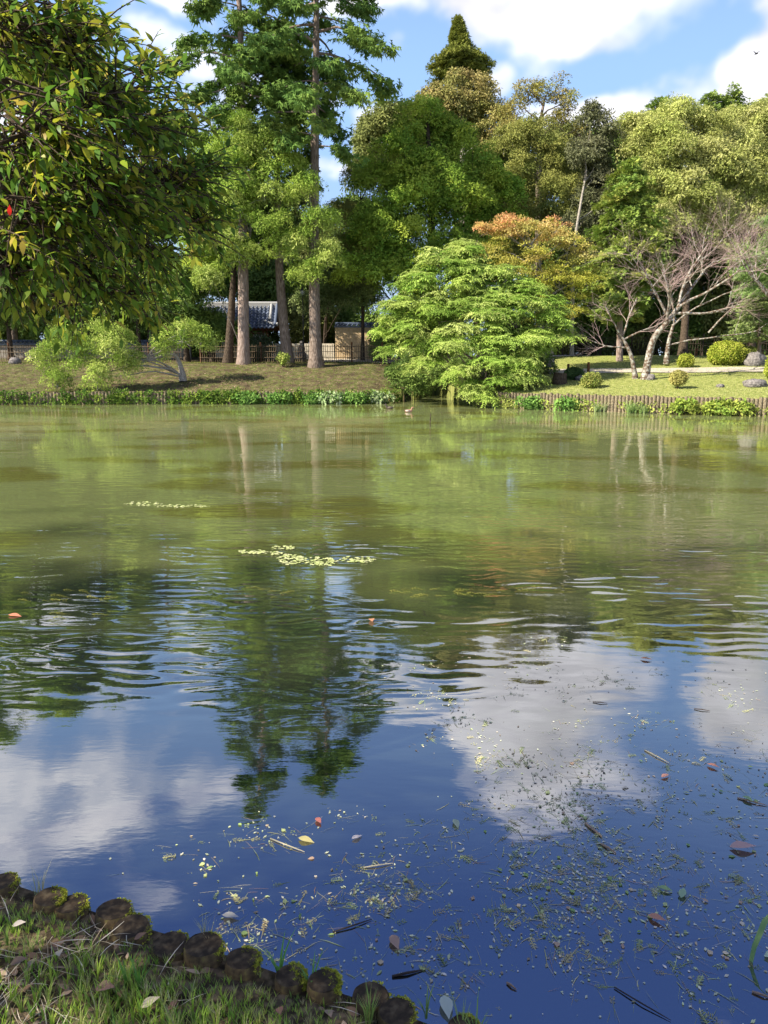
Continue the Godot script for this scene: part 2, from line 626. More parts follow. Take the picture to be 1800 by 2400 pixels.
func clump_spray(n: int, reach: float, w: float, droop: float) -> ArrayMesh:   # conifer spray
	var s := Shape.new()
	for k in n:
		var a := rng.randf_range(0, TAU)
		var o := Vector3(cos(a), rng.randf_range(-0.2, 0.5), sin(a)).normalized()
		var p := o * reach * rng.randf_range(0.0, 0.5)
		var al := (o - Vector3.UP * droop * rng.randf_range(0.5, 1.3)).normalized()
		var nn := (Vector3.UP + rdir() * 0.8).normalized()
		nn = (nn - al * nn.dot(al)).normalized()
		leaf_quad(s, p, al, nn, reach * rng.randf_range(0.45, 0.8), w)
		for sd in [-1, 1]:
			var b: Vector3 = (al + al.cross(nn) * float(sd) * 0.9).normalized()
			leaf_quad(s, p + al * reach * 0.2, b, nn, reach * rng.randf_range(0.25, 0.42), w * 0.8)
	return s.mesh(false)


func pick(cols: Array, jitter := 0.18) -> Color:
	var a: Color = cols[rng.randi() % cols.size()]
	var b: Color = cols[rng.randi() % cols.size()]
	var t := rng.randf()
	var k := 1.0 + rng.randf_range(-jitter, jitter)
	return Color(lerpf(a.r, b.r, t) * k, lerpf(a.g, b.g, t) * k, lerpf(a.b, b.b, t) * k)


# lobes are [centre in the world, radius]; o: mesh, mat, cols, density, scale, squash, subs, hollow
func add_crown(t: Node3D, lobes: Array, o: Dictionary, called := "crown") -> void:
	var cp := Copies.new()
	var sq: float = o.get("squash", 0.9)
	var dens: float = o.get("density", 40.0)
	var sc: Array = o.get("scale", [0.8, 1.3])
	var nsub: int = o.get("subs", 8)
	var layered: bool = o.get("layered", false)
	var cols: Array = o.cols
	for lobe in lobes:
		var c: Vector3 = lobe[0] - t.position
		var r: float = lobe[1]
		var own: Array = lobe[2] if lobe.size() > 2 else cols
		var subs := [] if layered else [[c, r * o.get("core", 0.62), 1.0]]
		for k in nsub:
			var d := rdir()
			if d.y < -0.45:
				d.y = -d.y
			if layered:
				subs.append([c + d * r * pow(rng.randf(), 0.4) * Vector3(0.8, 0.85, 0.8), r * rng.randf_range(0.42, 0.62), rng.randf_range(0.8, 1.2)])
			else:
				subs.append([c + d * r * rng.randf_range(0.6, 0.9) * Vector3(1, sq, 1), r * rng.randf_range(0.2, 0.55), rng.randf_range(0.78, 1.22)])
		for sb in subs:
			var sr: float = sb[1]
			var tone := pick(own, 0.22)
			var n := int(dens * sr * sr * (0.75 if layered else 1.0)) + 3
			for k in n:
				var d := rdir()
				if d.y < -0.5 and not layered:
					d.y *= -0.6
				var q: Vector3 = sb[0] + d * sr * pow(rng.randf(), 0.38) * (1.35 if rng.randf() < 0.12 else 1.0) * Vector3(1, sq, 1)
				if layered:
					var f := Vector2(d.x, d.z).length()
					q.y -= sr * 0.28 * f * f
				var up := (d * 0.75 + Vector3.UP * 0.65 + rdir() * 0.55).normalized() if not layered else (Vector3.UP + d * 0.35 + rdir() * 0.2).normalized()
				var b := facing(up, rng.randf() * TAU).scaled_local(Vector3.ONE * rng.randf_range(sc[0], sc[1]))
				cp.put(Transform3D(b, q), tone.lerp(pick(own), 0.4))
	many(called, o.mesh, o.get("mat", M.leaf), cp, t)


func limb(s: Shape, a: Vector3, b: Vector3, r0: float, r1: float, sag := 0.1, n := 7, sides := 6) -> void:
	var pts := PackedVector3Array()
	var rad := PackedFloat32Array()
	var l := a.distance_to(b)
	var bend := rdir() * l * 0.09
	for k in n + 1:
		var t := float(k) / n
		pts.append(a.lerp(b, t) + Vector3.UP * sag * l * sin(PI * t) + bend * sin(PI * t * 1.6) * (1 - t) + rdir() * l * 0.012)
		rad.append(lerpf(r0, r1, pow(t, 0.7)))
	s.tube(pts, rad, sides, false)


func trunk_line(s: Shape, pts: Array, r0: float, r1: float, sides := 12, flare := 0.5) -> void:   # pts in the thing's own axes
	var p := PackedVector3Array()
	var rad := PackedFloat32Array()
	var n := 26
	for k in n + 1:
		var t := float(k) / n
		var f := t * (pts.size() - 1)
		var q := mini(int(f), pts.size() - 2)
		var a: Vector3 = pts[maxi(q - 1, 0)]
		var d: Vector3 = pts[mini(q + 2, pts.size() - 1)]
		p.append((pts[q] as Vector3).cubic_interpolate(pts[q + 1], a, d, f - q))
		var y := t * (pts[0] as Vector3).distance_to(pts[-1])
		rad.append(lerpf(r0, r1, t) * (1.0 + flare * exp(-y / (r0 * 1.8)) + 0.05 * wob.get_noise_2d(t * 300.0, r0 * 999.0)))
	p[0] -= Vector3.UP * 0.25
	s.tube(p, rad, sides)


func tree(called: String, label: String, base: Vector3, pts: Array, r0: float, lobes: Array, o: Dictionary, category := "tree", group := "") -> Node3D:
	var t := thing(called, label, category, base, 0, group)
	var s := Shape.new()
	var loc := [Vector3.ZERO]
	for p in pts:
		loc.append(p - base)
	trunk_line(s, loc, r0, o.get("top_r", r0 * 0.3), 10)
	for lobe in lobes:
		var c: Vector3 = lobe[0] - base
		# leave the trunk somewhat below the lobe
		var best: Vector3 = loc[0]
		for k in 20:
			var f := k / 20.0 * (loc.size() - 1)
			var q: Vector3 = (loc[int(f)] as Vector3).lerp(loc[int(f) + 1], f - int(f))
			if q.y < c.y - 0.35 * Vector2(c.x - q.x, c.z - q.z).length() and q.y > 0.25 * (loc[-1] as Vector3).y:
				best = q
		limb(s, best, c + Vector3.UP * lobe[1] * 0.3, r0 * 0.32, r0 * 0.06, 0.05)
		for k in o.get("twigs", 3):
			limb(s, c - Vector3.UP * lobe[1] * 0.25, c + rdir() * lobe[1] * 0.85, r0 * 0.1, r0 * 0.03, 0.08, 5, 5)
	obj("trunk", s.mesh(), o.get("bark", M.bark_dark), t)
	add_crown(t, lobes, o)
	return t


func conifer(called: String, label: String, base: Vector3, pts: Array, r0: float, o: Dictionary) -> Node3D:
	var t := thing(called, label, "tree", base)
	var s := Shape.new()
	var loc := [Vector3.ZERO]
	for p in pts:
		loc.append(p - base)
	trunk_line(s, loc, r0, r0 * 0.16, 14, o.get("flare", 0.45))
	var cp := Copies.new()
	var nb: int = o.branches
	var from: float = o.get("from", 0.35)
	var cols: Array = o.cols
	var reach: Array = o.reach     # branch length by height, evenly spaced from the lowest branch to the tip
	for k in nb:
		var h := from + (0.995 - from) * pow((k + rng.randf()) / nb, o.get("crowd", 0.95))
		var f: float = h * (loc.size() - 1)
		var q := mini(int(f), loc.size() - 2)
		var a: Vector3 = (loc[q] as Vector3).lerp(loc[q + 1], f - q)
		var u := (h - from) / (1.0 - from) * (reach.size() - 1)
		var uq := mini(int(u), reach.size() - 2)
		var l: float = lerpf(reach[uq], reach[uq + 1], u - uq) * rng.randf_range(o.get("least", 0.55), 1.1)
		var az := k * 2.4 + rng.randf_range(-0.5, 0.5)
		var out := Vector3(cos(az), 0, sin(az))
		var rise: float = o.get("rise", 0.15) * rng.randf_range(0.3, 1.5)
		var tone := pick(cols, 0.12)
		var bp := PackedVector3Array()
		var br := PackedFloat32Array()
		for m in 7:
			var w := m / 6.0
			bp.append(a + out * l * w + Vector3.UP * l * (rise * w - o.get("sag", 0.25) * w * w) + rdir() * 0.05 * l * w)
			br.append(lerpf(clampf(l * 0.02, 0.015, 0.09), 0.012, w))
		s.tube(bp, br, 5, false)
		var nc := int(l * o.get("clumps", 9.0)) + 3
		for m in nc:
			var w := lerpf(o.get("bare", 0.3), 1.04, sqrt(rng.randf()))
			var fi := clampf(w, 0, 1) * 5.99
			var p := bp[int(fi)].lerp(bp[int(fi) + 1], fi - int(fi))
			var spread: float = o.get("spread", 0.22) * l * (1.15 - 0.6 * w) + 0.15
			p += Vector3(rng.randf_range(-1, 1), rng.randf_range(-0.7, 0.35), rng.randf_range(-1, 1)) * spread
			var up := (Vector3.UP + out * 0.35 + rdir() * 0.3).normalized()
			var sc := rng.randf_range(o.scale[0], o.scale[1])
			cp.put(Transform3D(facing(up, rng.randf() * TAU).scaled_local(Vector3(sc, sc, sc)), p), tone.lerp(pick(cols), 0.5))
	obj("trunk", s.mesh(), o.get("bark", M.bark_grey), t)
	many("crown", o.mesh, o.get("mat", M.needle), cp, t)
	return t


func grow(s: Shape, tw: Shape, p: Vector3, d: Vector3, l: float, r: float, depth: int, lift: float) -> void:
	var pts := PackedVector3Array([p])
	var rad := PackedFloat32Array([r])
	var n := 5
	var dd := d
	for k in n:
		dd = (dd + rdir() * 0.2 + Vector3.UP * lift).normalized()
		p += dd * l / n
		pts.append(p)
		rad.append(r * (1.0 - 0.55 * (k + 1) / n))
	if depth > 1:
		s.tube(pts, rad, 6, false)
	else:
		tw.tube(pts, PackedFloat32Array(Array(rad).map(func(x): return x * 0.72)), 3, false)
	if depth <= 0:
		return
	var kids := 4 if depth > 2 else 6 if depth == 2 else 7
	for k in kids:
		var at := rng.randf_range(0.3, 1.0) * (n - 0.01)
		var q := pts[int(at)].lerp(pts[int(at) + 1], at - int(at))
		var axis := (pts[int(at) + 1] - pts[int(at)]).normalized()
		var o := rdir()
		o = (o - axis * o.dot(axis)).normalized()
		o.y *= 0.55
		var nd := (axis * rng.randf_range(0.5, 1.0) + o * rng.randf_range(0.6, 1.0)).normalized()
		grow(s, tw, q, nd, l * rng.randf_range(0.5, 0.78), rad[int(at)] * 0.5, depth - 1, lift * 0.8 + 0.01)


func blob(s: Shape, c: Vector3, r: Vector3, rough: float, sd: float, flat_bottom := true) -> void:   # a boulder
	var rows := 14
	var cols := 20
	var k := s.v.size()
	for y in rows + 1:
		for x in cols:
			var a := PI * y / rows
			var b := TAU * x / cols
			var d := Vector3(sin(a) * cos(b), cos(a), sin(a) * sin(b))
			var f := 1.0 + rough * wob.get_noise_3d(d.x * 60 + sd, d.y * 60, d.z * 60) * 1.6 + rough * 0.5 * wob.get_noise_3d(d.x * 170 + sd, d.y * 170, d.z * 170)
			var q := d * f
			if flat_bottom:
				q.y = maxf(q.y, -0.45)
			s.vert(c + q * r, d)
	for y in rows:
		for x in cols:
			var a := k + y * cols + x
			var b := k + y * cols + (x + 1) % cols
			s.tri(a, b, b + cols)
			s.tri(a, b + cols, a + cols)


func boulder(called: String, label: String, at: Vector3, r: Vector3, sd: float, mat: Material = null, category := "rock", group := "") -> void:
	var s := Shape.new()
	blob(s, Vector3(0, r.y * 0.35, 0), r, 0.2, sd)
	var o := obj(called, s.mesh(), mat if mat else M.rock)
	o.position = at
	tag(o, label, category, group)


func shrub(called: String, label: String, at: Vector3, r: Vector3, cols: Array, mesh: Mesh, n: int, sc: Array, stem := 0.0, group := "", category := "shrub", mat: Material = null) -> void:
	var t := thing(called, label, category, at, 0, group)
	var s := Shape.new()
	for k in 7:
		limb(s, Vector3(rng.randf_range(-0.05, 0.05), -0.05, rng.randf_range(-0.05, 0.05)), Vector3(rng.randf_range(-0.6, 0.6) * r.x, stem + r.y * rng.randf_range(0.5, 1.2), rng.randf_range(-0.6, 0.6) * r.z), 0.03, 0.008, 0.0, 4, 5)
	obj("stem", s.mesh(), M.bark_dark, t)
	var cp := Copies.new()
	for k in n:
		var d := rdir()
		var loose := 0.0 if category == "shrub" else 1.0
		var q := d * pow(rng.randf(), 0.3 + 0.35 * loose) * (1.0 + loose * 0.5 * wob.get_noise_2d(d.x * 60.0 + at.x * 90.0, d.z * 60.0)) * (1.0 + 0.16 * wob.get_noise_3d(d.x * 90 + at.x * 50, d.y * 90, d.z * 90))
		q.y = maxf(q.y, -0.85)
		var up := (d + Vector3.UP * 0.5 + rdir() * 0.3).normalized()
		cp.put(Transform3D(facing(up, rng.randf() * TAU).scaled_local(Vector3.ONE * rng.randf_range(sc[0], sc[1])), Vector3(0, stem + r.y, 0) + q * r), pick(cols))
	many("foliage", mesh, mat if mat else M.leaf, cp, t)


var G := {}      # shared small meshes


func make_clumps() -> void:
	rng.seed = 5
	G.broad = clump_round(26, 0.42, 0.17, 0.075)
	G.tuft = clump_round(30, 0.40, 0.15, 0.055, 0.6, 0.55)
	G.fine = clump_round(40, 0.45, 0.13, 0.055)
	G.big = clump_round(30, 0.6, 0.24, 0.11)
	G.arch = clump_arch(5, 0.62, 0.17, 0.062)
	G.maple = clump_round(30, 0.46, 0.12, 0.075, 0.3, 0.15)
	G.spray = clump_spray(12, 0.5, 0.075, 0.85)
	G.needle = clump_spray(12, 0.42, 0.06, -0.15)
	G.pine = clump_spray(14, 0.34, 0.035, -0.3)
	G.box_leaf = clump_round(30, 0.19, 0.085, 0.05, 0.8, 0.0)
	G.herb = clump_round(14, 0.24, 0.16, 0.10, 0.7, 0.1)
	var s := Shape.new()
	for k in 9:
		var a := TAU * k / 9.0 + rng.randf()
		var o := Vector3(cos(a), 0, sin(a))
		var l := rng.randf_range(0.6, 1.1)
		var p := PackedVector3Array()
		for q in 5:
			var t := q / 4.0
			p.append(o * (0.06 + 0.55 * t * t) * l + Vector3.UP * l * (1.15 * t - 0.55 * t * t * rng.randf_range(0.6, 1.1)))
		s.strip(p, PackedFloat32Array([0.02, 0.025, 0.022, 0.014, 0.001]), Vector3(-o.z, 0, o.x), 0.15)
	G.strap = s.mesh()
	s = Shape.new()
	for k in 7:
		var a := rng.randf() * TAU
		var o := Vector3(cos(a), 0, sin(a))
		var l := rng.randf_range(0.5, 1.2)
		s.strip(PackedVector3Array([o * 0.05, o * 0.12 * l + Vector3.UP * 0.6 * l, o * 0.4 * l + Vector3.UP * l]), PackedFloat32Array([0.04, 0.03, 0.001]), Vector3(-o.z, 0, o.x))
	G.tiny_tuft = s.mesh()
	s = Shape.new()
	for k in 6:   # near grass, a tuft one unit tall
		var a := rng.randf() * TAU
		var o := Vector3(cos(a), 0, sin(a))
		var l := rng.randf_range(0.55, 1.1)
		var lean := rng.randf_range(0.15, 0.7)
		var p := PackedVector3Array()
		for q in 5:
			var t := q / 4.0
			p.append(o * (0.04 + lean * t * t * l) + Vector3.UP * l * (t - 0.3 * lean * t * t))
		s.strip(p, PackedFloat32Array([0.028, 0.03, 0.026, 0.016, 0.001]), Vector3(-o.z, 0, o.x), 0.3)
	G.grass = s.mesh()
	s = Shape.new()
	for k in 11:
		var a := rng.randf() * TAU
		var o := Vector3(cos(a), 0, sin(a))
		var l := rng.randf_range(0.5, 1.1)
		s.strip(PackedVector3Array([o * 0.03, o * 0.16 * l + Vector3.UP * 0.55 * l, o * 0.45 * l + Vector3.UP * 0.95 * l]), PackedFloat32Array([0.014, 0.011, 0.001]), Vector3(-o.z, 0, o.x))
	G.fine_grass = s.mesh()
	s = Shape.new()
	s.strip(PackedVector3Array([Vector3(-0.5, 0, 0), Vector3(-0.2, 0.03, 0.03), Vector3(0.15, 0.04, 0.02), Vector3(0.5, 0.01, -0.06)]), PackedFloat32Array([0.004, 0.02, 0.018, 0.002]), Vector3(0, 0, 1), 0.2)
	G.straw = s.mesh()
	G.leaf = leaf_mesh(0.19, 0.2)
	G.fallen = leaf_mesh(0.22, 0.05)
	s = Shape.new()
	for k in 12:   # moss cushion bits
		var d := rdir()
		d.y = absf(d.y)
		leaf_quad(s, d * 0.25, (d + rdir() * 0.5).normalized(), rdir(), 0.8, 0.45)
	G.moss = s.mesh(false)
	s = Shape.new()
	for k in 14:   # feathery water weed, one unit long, lying along x
		var t := k / 14.0
		for sd in [-1, 1]:
			var al := Vector3(0.5, rng.randf_range(-0.2, 0.3), sd * rng.randf_range(0.6, 1.0)).normalized()
			leaf_quad(s, Vector3(t - 0.5, 0.05 * sin(t * 6.0), 0), al, Vector3.UP, 0.16 * (1.1 - t * 0.5), 0.035)
	s.strip(PackedVector3Array([Vector3(-0.5, 0, 0), Vector3(0, 0.02, 0), Vector3(0.5, 0, 0)]), PackedFloat32Array([0.02, 0.018, 0.005]), Vector3(0, 0, 1))
	G.weed = s.mesh()


func leaf_mesh(w: float, curl: float) -> ArrayMesh:   # one unit long, along +z from its stalk, folded along the rib and curling down
	var s := Shape.new()
	var p := PackedVector3Array()
	for q in 7:
		var t := q / 6.0
		p.append(Vector3(0, -curl * t * t, t))
	s.strip(p, PackedFloat32Array([0.012, w * 0.7, w, w * 0.96, w * 0.7, w * 0.32, 0.004]), Vector3(1, 0, 0), 0.28)
	return s.mesh()


# ---------------------------------------------------------------- overhanging evergreen by the camera
func build_near_tree() -> void:
	rng.seed = 41
	var base := Vector3(-3.3, 0.45, -2.5)
	var t := thing("evergreen_tree", "dark glossy leaved evergreen overhanging the pond close by on the left", "tree", base)
	var lobes := [[Vector3(-1.58, 3.62, -3.60), 0.27], [Vector3(-1.43, 3.57, -3.80), 0.23], [Vector3(-1.43, 3.16, -3.50), 0.30], [Vector3(-1.27, 3.33, -3.90), 0.28], [Vector3(-1.14, 3.34, -4.20), 0.17], [Vector3(-1.28, 2.94, -3.80), 0.31], [Vector3(-1.09, 3.07, -4.20), 0.22], [Vector3(-1.02, 2.92, -4.40), 0.14], [Vector3(-1.52, 2.83, -3.60), 0.31], [Vector3(-1.19, 2.73, -4.10), 0.18], [Vector3(-1.48, 2.63, -4.00), 0.21], [Vector3(-1.75, 2.63, -3.80), 0.23], [Vector3(-1.34, 2.53, -4.20), 0.10], [Vector3(-1.24, 3.61, -4.30), 0.12], [Vector3(-1.52, 3.88, -4.30), 0.14], [Vector3(-1.64, 2.46, -4.10), 0.07], [Vector3(-1.05, 3.20, -4.40), 0.17]]
	var n_seen := lobes.size()
	lobes += [[Vector3(-3.0, 3.5, -1.4), 0.8], [Vector3(-1.9, 4.6, -1.3), 0.7]]
	var wood := Shape.new()
	var top := Vector3(-2.9, 3.3, -3.1) - base
	trunk_line(wood, [Vector3.ZERO, Vector3(0.1, 1.2, -0.1), Vector3(0.25, 2.1, -0.35), top], 0.11, 0.06, 10)
	var leaves: Array = []
	for k in lobes.size():
		var c: Vector3 = lobes[k][0] - base
		var r: float = lobes[k][1]
		var hub := top.lerp(c, 0.1) if k % 2 else Vector3(0.2, 1.9, -0.3)
		limb(wood, hub, c + Vector3(0.12, 0, 0) * r, 0.022, 0.008, 0.04, 9, 6)
		var out0 := (c - top).normalized()
		for q in int((840.0 if k < n_seen else 150.0) * r * r) + 6:
			var a := c + rdir() * r * rng.randf_range(0.1, 0.75)
			var d := (out0 * 0.5 + (a - c) / r * 0.9 + rdir() * 0.75 + Vector3(0.15, -0.12, 0)).normalized()
			var l := rng.randf_range(0.14, 0.3)
			var b := a + d * l + Vector3(0, -0.15 * l, 0)
			wood.tube(PackedVector3Array([a - d * 0.12, a, (a + b) * 0.5 + Vector3(0, 0.012, 0), b]), PackedFloat32Array([0.005, 0.004, 0.003, 0.0015]), 4, false)
			var nl := rng.randi_range(6, 10)
			var young := rng.randf() < 0.14
			for m in nl:
				var w := lerpf(0.1, 1.0, m / float(nl - 1))
				var p := a.lerp(b, w)
				var side := facing(d, m * 2.4 + q).x
				var al := (d * (0.45 + 0.5 * w) + side * 0.8 + Vector3(0, -0.22, 0) + rdir() * 0.2).normalized()
				var nn := (Vector3.UP + rdir() * 0.55).normalized()
				nn = (nn - al * nn.dot(al)).normalized()
				var sz := rng.randf_range(0.046, 0.078) * (1.25 if k >= n_seen else 1.0)
				leaves.append([Transform3D(Basis(nn.cross(al), nn, al).scaled_local(Vector3.ONE * sz), p), young, k < n_seen, leaves.size()])
	var cols := [lin(0.042, 0.095, 0.012), lin(0.07, 0.13, 0.014), lin(0.12, 0.17, 0.016), lin(0.18, 0.195, 0.018), lin(0.04, 0.08, 0.014)]
	var new_cols := [lin(0.24, 0.24, 0.022), lin(0.16, 0.20, 0.02), lin(0.20, 0.16, 0.03)]
	var seen: Array = leaves.filter(func(x): return x[2] and x[0].origin.x + base.x > (x[0].origin.z + base.z) * 0.49)
	seen.sort_custom(func(x, y): return x[0].origin.z > y[0].origin.z)
	var chosen := {}
	var tones := []
	for c in cols + new_cols:
		tones.append(plain(c.srgb_to_linear().r * 1.5, c.srgb_to_linear().g * 1.5, c.srgb_to_linear().b * 1.5, 0.42, false, 1.0, 0.24))
	for k in mini(298, seen.size()):
		var x: Array = seen[k]
		var o := obj("leaf", G.leaf, tones[rng.randi() % 5 if not x[1] else 5 + rng.randi() % 3], t)
		o.transform = x[0]
		chosen[x[3]] = true
	var cp := Copies.new()
	for k in leaves.size():
		var x: Array = leaves[k]
		if chosen.has(k):
			continue
		cp.put(x[0], pick(new_cols if x[1] else cols))
	many("crown", G.leaf, M.leaf_gloss, cp, t, "stuff")
	# unseen neighbour crown added to shade the near bank, over the camera's left shoulder
	var up := Copies.new()
	for q in [[-3.6, 5.2, -1.0, 1.1], [-4.6, 6.0, -0.4, 1.4], [-3.2, 5.2, -0.3, 1.0], [-5.6, 6.8, 0.3, 1.4], [-4.4, 4.4, -0.2, 1.0], [-6.2, 5.6, 0.2, 1.3], [-3.2, 4.4, -0.4, 0.8]]:
		limb(wood, Vector3(0.2, 2.0, -0.3), Vector3(q[0], q[1], q[2]) - base, 0.05, 0.015, 0.1)
		for k in int(62 * q[3] * q[3]):
			up.put(Transform3D(facing((Vector3.UP + rdir() * 0.7).normalized(), rng.randf() * TAU).scaled_local(Vector3.ONE * rng.randf_range(0.5, 0.8)), Vector3(q[0], q[1], q[2]) - base + rdir() * q[3] * pow(rng.randf(), 0.4)), pick(cols))
	many("shade_crown", G.broad, M.leaf, up, t, "stuff")
	obj("trunk", wood.mesh(), M.bark_dark, t)
	var red := obj("leaf", G.leaf, plain(0.62, 0.03, 0.02, 0.4, false, 0.7), t)
	red.transform = Transform3D(Basis.from_euler(Vector3(-1.1, 0.4, 0.3)).scaled(Vector3.ONE * 0.045), Vector3(-1.42, 2.73, -3.10) - base)
	red.set_meta("label", "single bright red leaf")


# ---------------------------------------------------------------- far bank, left: trees
func build_trees() -> void:
	rng.seed = 9
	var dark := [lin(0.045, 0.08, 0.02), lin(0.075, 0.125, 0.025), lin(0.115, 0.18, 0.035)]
	var mid := [lin(0.06, 0.13, 0.016), lin(0.12, 0.21, 0.022), lin(0.24, 0.33, 0.035)]
	var fresh := [lin(0.14, 0.23, 0.028), lin(0.22, 0.31, 0.045), lin(0.32, 0.39, 0.085), lin(0.09, 0.17, 0.02)]
	var pale := [lin(0.17, 0.22, 0.045), lin(0.28, 0.32, 0.075), lin(0.40, 0.41, 0.13)]
	var olive := [lin(0.15, 0.14, 0.04), lin(0.21, 0.19, 0.045), lin(0.26, 0.20, 0.065), lin(0.15, 0.17, 0.035)]
	var cedar := [lin(0.04, 0.085, 0.02), lin(0.065, 0.125, 0.025), lin(0.12, 0.18, 0.032)]
	# --- three tall trunks in front of the gate
	conifer("tall_conifer", "tall conifer with pale pinkish trunk standing left of the tiled gate roof", Vector3(-8.20, 1.79, -46.00), [Vector3(-8.04, 6.97, -46.00), Vector3(-7.86, 14.66, -46.00), Vector3(-7.77, 21.02, -46.00), Vector3(-8.4, 27.6, -46)], 0.37,
		{"branches": 44, "from": 0.44, "reach": [2.4, 3.4, 3.9, 3.6, 3.0, 1.6, 0.4], "cols": cedar, "mesh": G.spray, "scale": [0.9, 1.55], "bark": M.bark_pink, "clumps": 9.5, "rise": 0.2, "sag": 0.4, "flare": 0.4, "spread": 0.16})
	conifer("tall_conifer", "tall conifer with straight grey trunk right of the thin lamp post", Vector3(-3.88, 1.71, -45.00), [Vector3(-3.91, 6.86, -45.00), Vector3(-3.73, 14.38, -45.00), Vector3(-3.56, 20.61, -45.00), Vector3(-3.9, 25.3, -45)], 0.37,
		{"branches": 40, "from": 0.46, "reach": [2.6, 4.0, 4.3, 3.8, 3.2, 1.8, 0.4], "cols": cedar, "mesh": G.spray, "scale": [0.9, 1.5], "clumps": 9.0, "rise": 0.15, "sag": 0.45, "flare": 0.55, "spread": 0.16})
	conifer("tall_conifer", "leaning grey conifer trunk crossing the right end of the gate roof", Vector3(-5.75, 1.91, -47.00), [Vector3(-6.08, 6.83, -47.00), Vector3(-6.09, 12.21, -47.00), Vector3(-5.88, 18.23, -47.00), Vector3(-6.4, 19.0, -47)], 0.32,
		{"branches": 40, "from": 0.5, "reach": [2.0, 2.8, 2.8, 2.0, 0.4], "cols": cedar, "mesh": G.spray, "scale": [0.9, 1.4], "clumps": 10.0, "sag": 0.4, "flare": 0.6})
	tree("broadleaf_tree", "dark leaning trunk with low crown left of the pale pinkish trunk", Vector3(-9.22, 1.89, -46.50), [Vector3(-8.87, 5.11, -46.50), Vector3(-8.64, 7.96, -46.50), Vector3(-8.70, 11.43, -46.50)], 0.27,
		[[Vector3(-9.25, 9.82, -46.50), 1.77], [Vector3(-8.39, 8.23, -46.80), 1.53], [Vector3(-10.37, 8.00, -46.80), 1.53], [Vector3(-8.90, 12.33, -46.50), 2.02]], {"mesh": G.fine, "cols": mid, "density": 48.0, "scale": [0.8, 1.3], "bark": M.bark_dark})
	# --- the light green trees between and in front of the trunks
	tree("camphor_tree", "light yellow green broadleaf tree whose tall crown rises between the pinkish trunk and overhanging leaves", Vector3(-8.41, 1.93, -47.50), [Vector3(-8.10, 6.83, -47.00), Vector3(-7.19, 11.23, -45.50), Vector3(-7.08, 14.28, -44.60)], 0.12,
		[[Vector3(-7.17, 13.80, -44.40), 1.50], [Vector3(-5.95, 12.74, -44.40), 1.59], [Vector3(-8.03, 12.31, -44.40), 1.81], [Vector3(-6.46, 11.01, -44.40), 1.69], [Vector3(-7.88, 9.92, -44.40), 1.69], [Vector3(-6.03, 9.01, -44.20), 1.20], [Vector3(-7.93, 7.68, -44.20), 1.25], [Vector3(-9.29, 8.56, -44.20), 1.32], [Vector3(-9.50, 6.33, -44.20), 1.08]],
		{"mesh": G.tuft, "cols": fresh, "density": 44.0, "scale": [0.75, 1.2], "bark": M.bark_pale, "subs": 9, "twigs": 5})
	tree("camphor_tree", "slim light green sapling crown hugging the straight grey trunk", Vector3(-4.06, 1.81, -46.50), [Vector3(-4.01, 5.58, -46.40), Vector3(-3.97, 8.75, -45.50), Vector3(-4.04, 11.25, -44.50)], 0.08,
		[[Vector3(-4.07, 10.93, -44.00), 1.15], [Vector3(-3.57, 9.19, -44.00), 1.20], [Vector3(-4.63, 8.09, -44.00), 1.08], [Vector3(-3.02, 7.43, -44.00), 1.15], [Vector3(-4.20, 6.65, -44.00), 1.00], [Vector3(-5.57, 7.87, -44.00), 0.96]],
		{"mesh": G.tuft, "cols": fresh, "density": 46.0, "scale": [0.7, 1.1], "bark": M.bark_pale, "subs": 8, "twigs": 5})
	# --- drooping tree by the water
	tree("camphor_tree", "low sprawling light green tree drooping over the left pile wall to the water", Vector3(-10.64, 1.26, -41.50), [Vector3(-10.79, 1.97, -41.50), Vector3(-11.13, 2.40, -41.20), Vector3(-12.50, 1.97, -40.50)], 0.15,
		[[Vector3(-15.77, 2.81, -39.00), 0.95], [Vector3(-16.31, 1.98, -38.60), 0.84], [Vector3(-15.91, 0.96, -38.20), 0.73], [Vector3(-14.68, 1.98, -39.00), 0.95], [Vector3(-13.43, 2.61, -39.50), 1.07], [Vector3(-13.01, 1.56, -39.30), 0.96], [Vector3(-13.97, 0.96, -38.30), 0.79], [Vector3(-10.48, 3.27, -41.00), 1.00], [Vector3(-11.52, 2.40, -41.00), 0.78], [Vector3(-9.61, 3.06, -41.50), 0.68], [Vector3(-14.26, 3.02, -39.50), 0.97]],
		{"mesh": G.tuft, "cols": fresh, "density": 44.0, "scale": [0.55, 0.95], "bark": M.bark_pale, "subs": 12, "twigs": 6, "squash": 1.1, "core": 0.4})
	# --- dark evergreens behind
	for q in [[30, 690, 51, 110, "dark evergreen behind the left end of the fence"], [190, 720, 52, 110, "dark round evergreen behind the fence under the overhanging leaves"], [330, 730, 51, 90, "dark evergreen bush tree behind the drooping light green tree"], [440, 690, 50, 90, "dense dark evergreen left of the leaning dark trunk"], [500, 790, 49.5, 60, "low black green evergreen at the foot of the leaning dark trunk"]]:
		var z: float = q[2]
		var u: float = (q[0] - 900) / 1813.0 * z * 0.985
		var cy: float = 2.2 + (839.4 - q[1]) / 1813.0 * z
		var r: float = q[3] / 1813.0 * z
		var lobes := [[Vector3(u, cy, -z), r]]
		for k in 5:
			lobes.append([Vector3(u, cy, -z) + rdir() * Vector3(1, 0.8, 0.7) * r * 0.8, r * 0.6])
		tree("evergreen_tree", q[4], on_ground(u, z), [Vector3(u, cy, -z)], 0.2, lobes, {"mesh": G.broad, "cols": dark, "density": 30.0, "scale": [0.9, 1.4]}, "tree", "dark evergreens along the far fence")
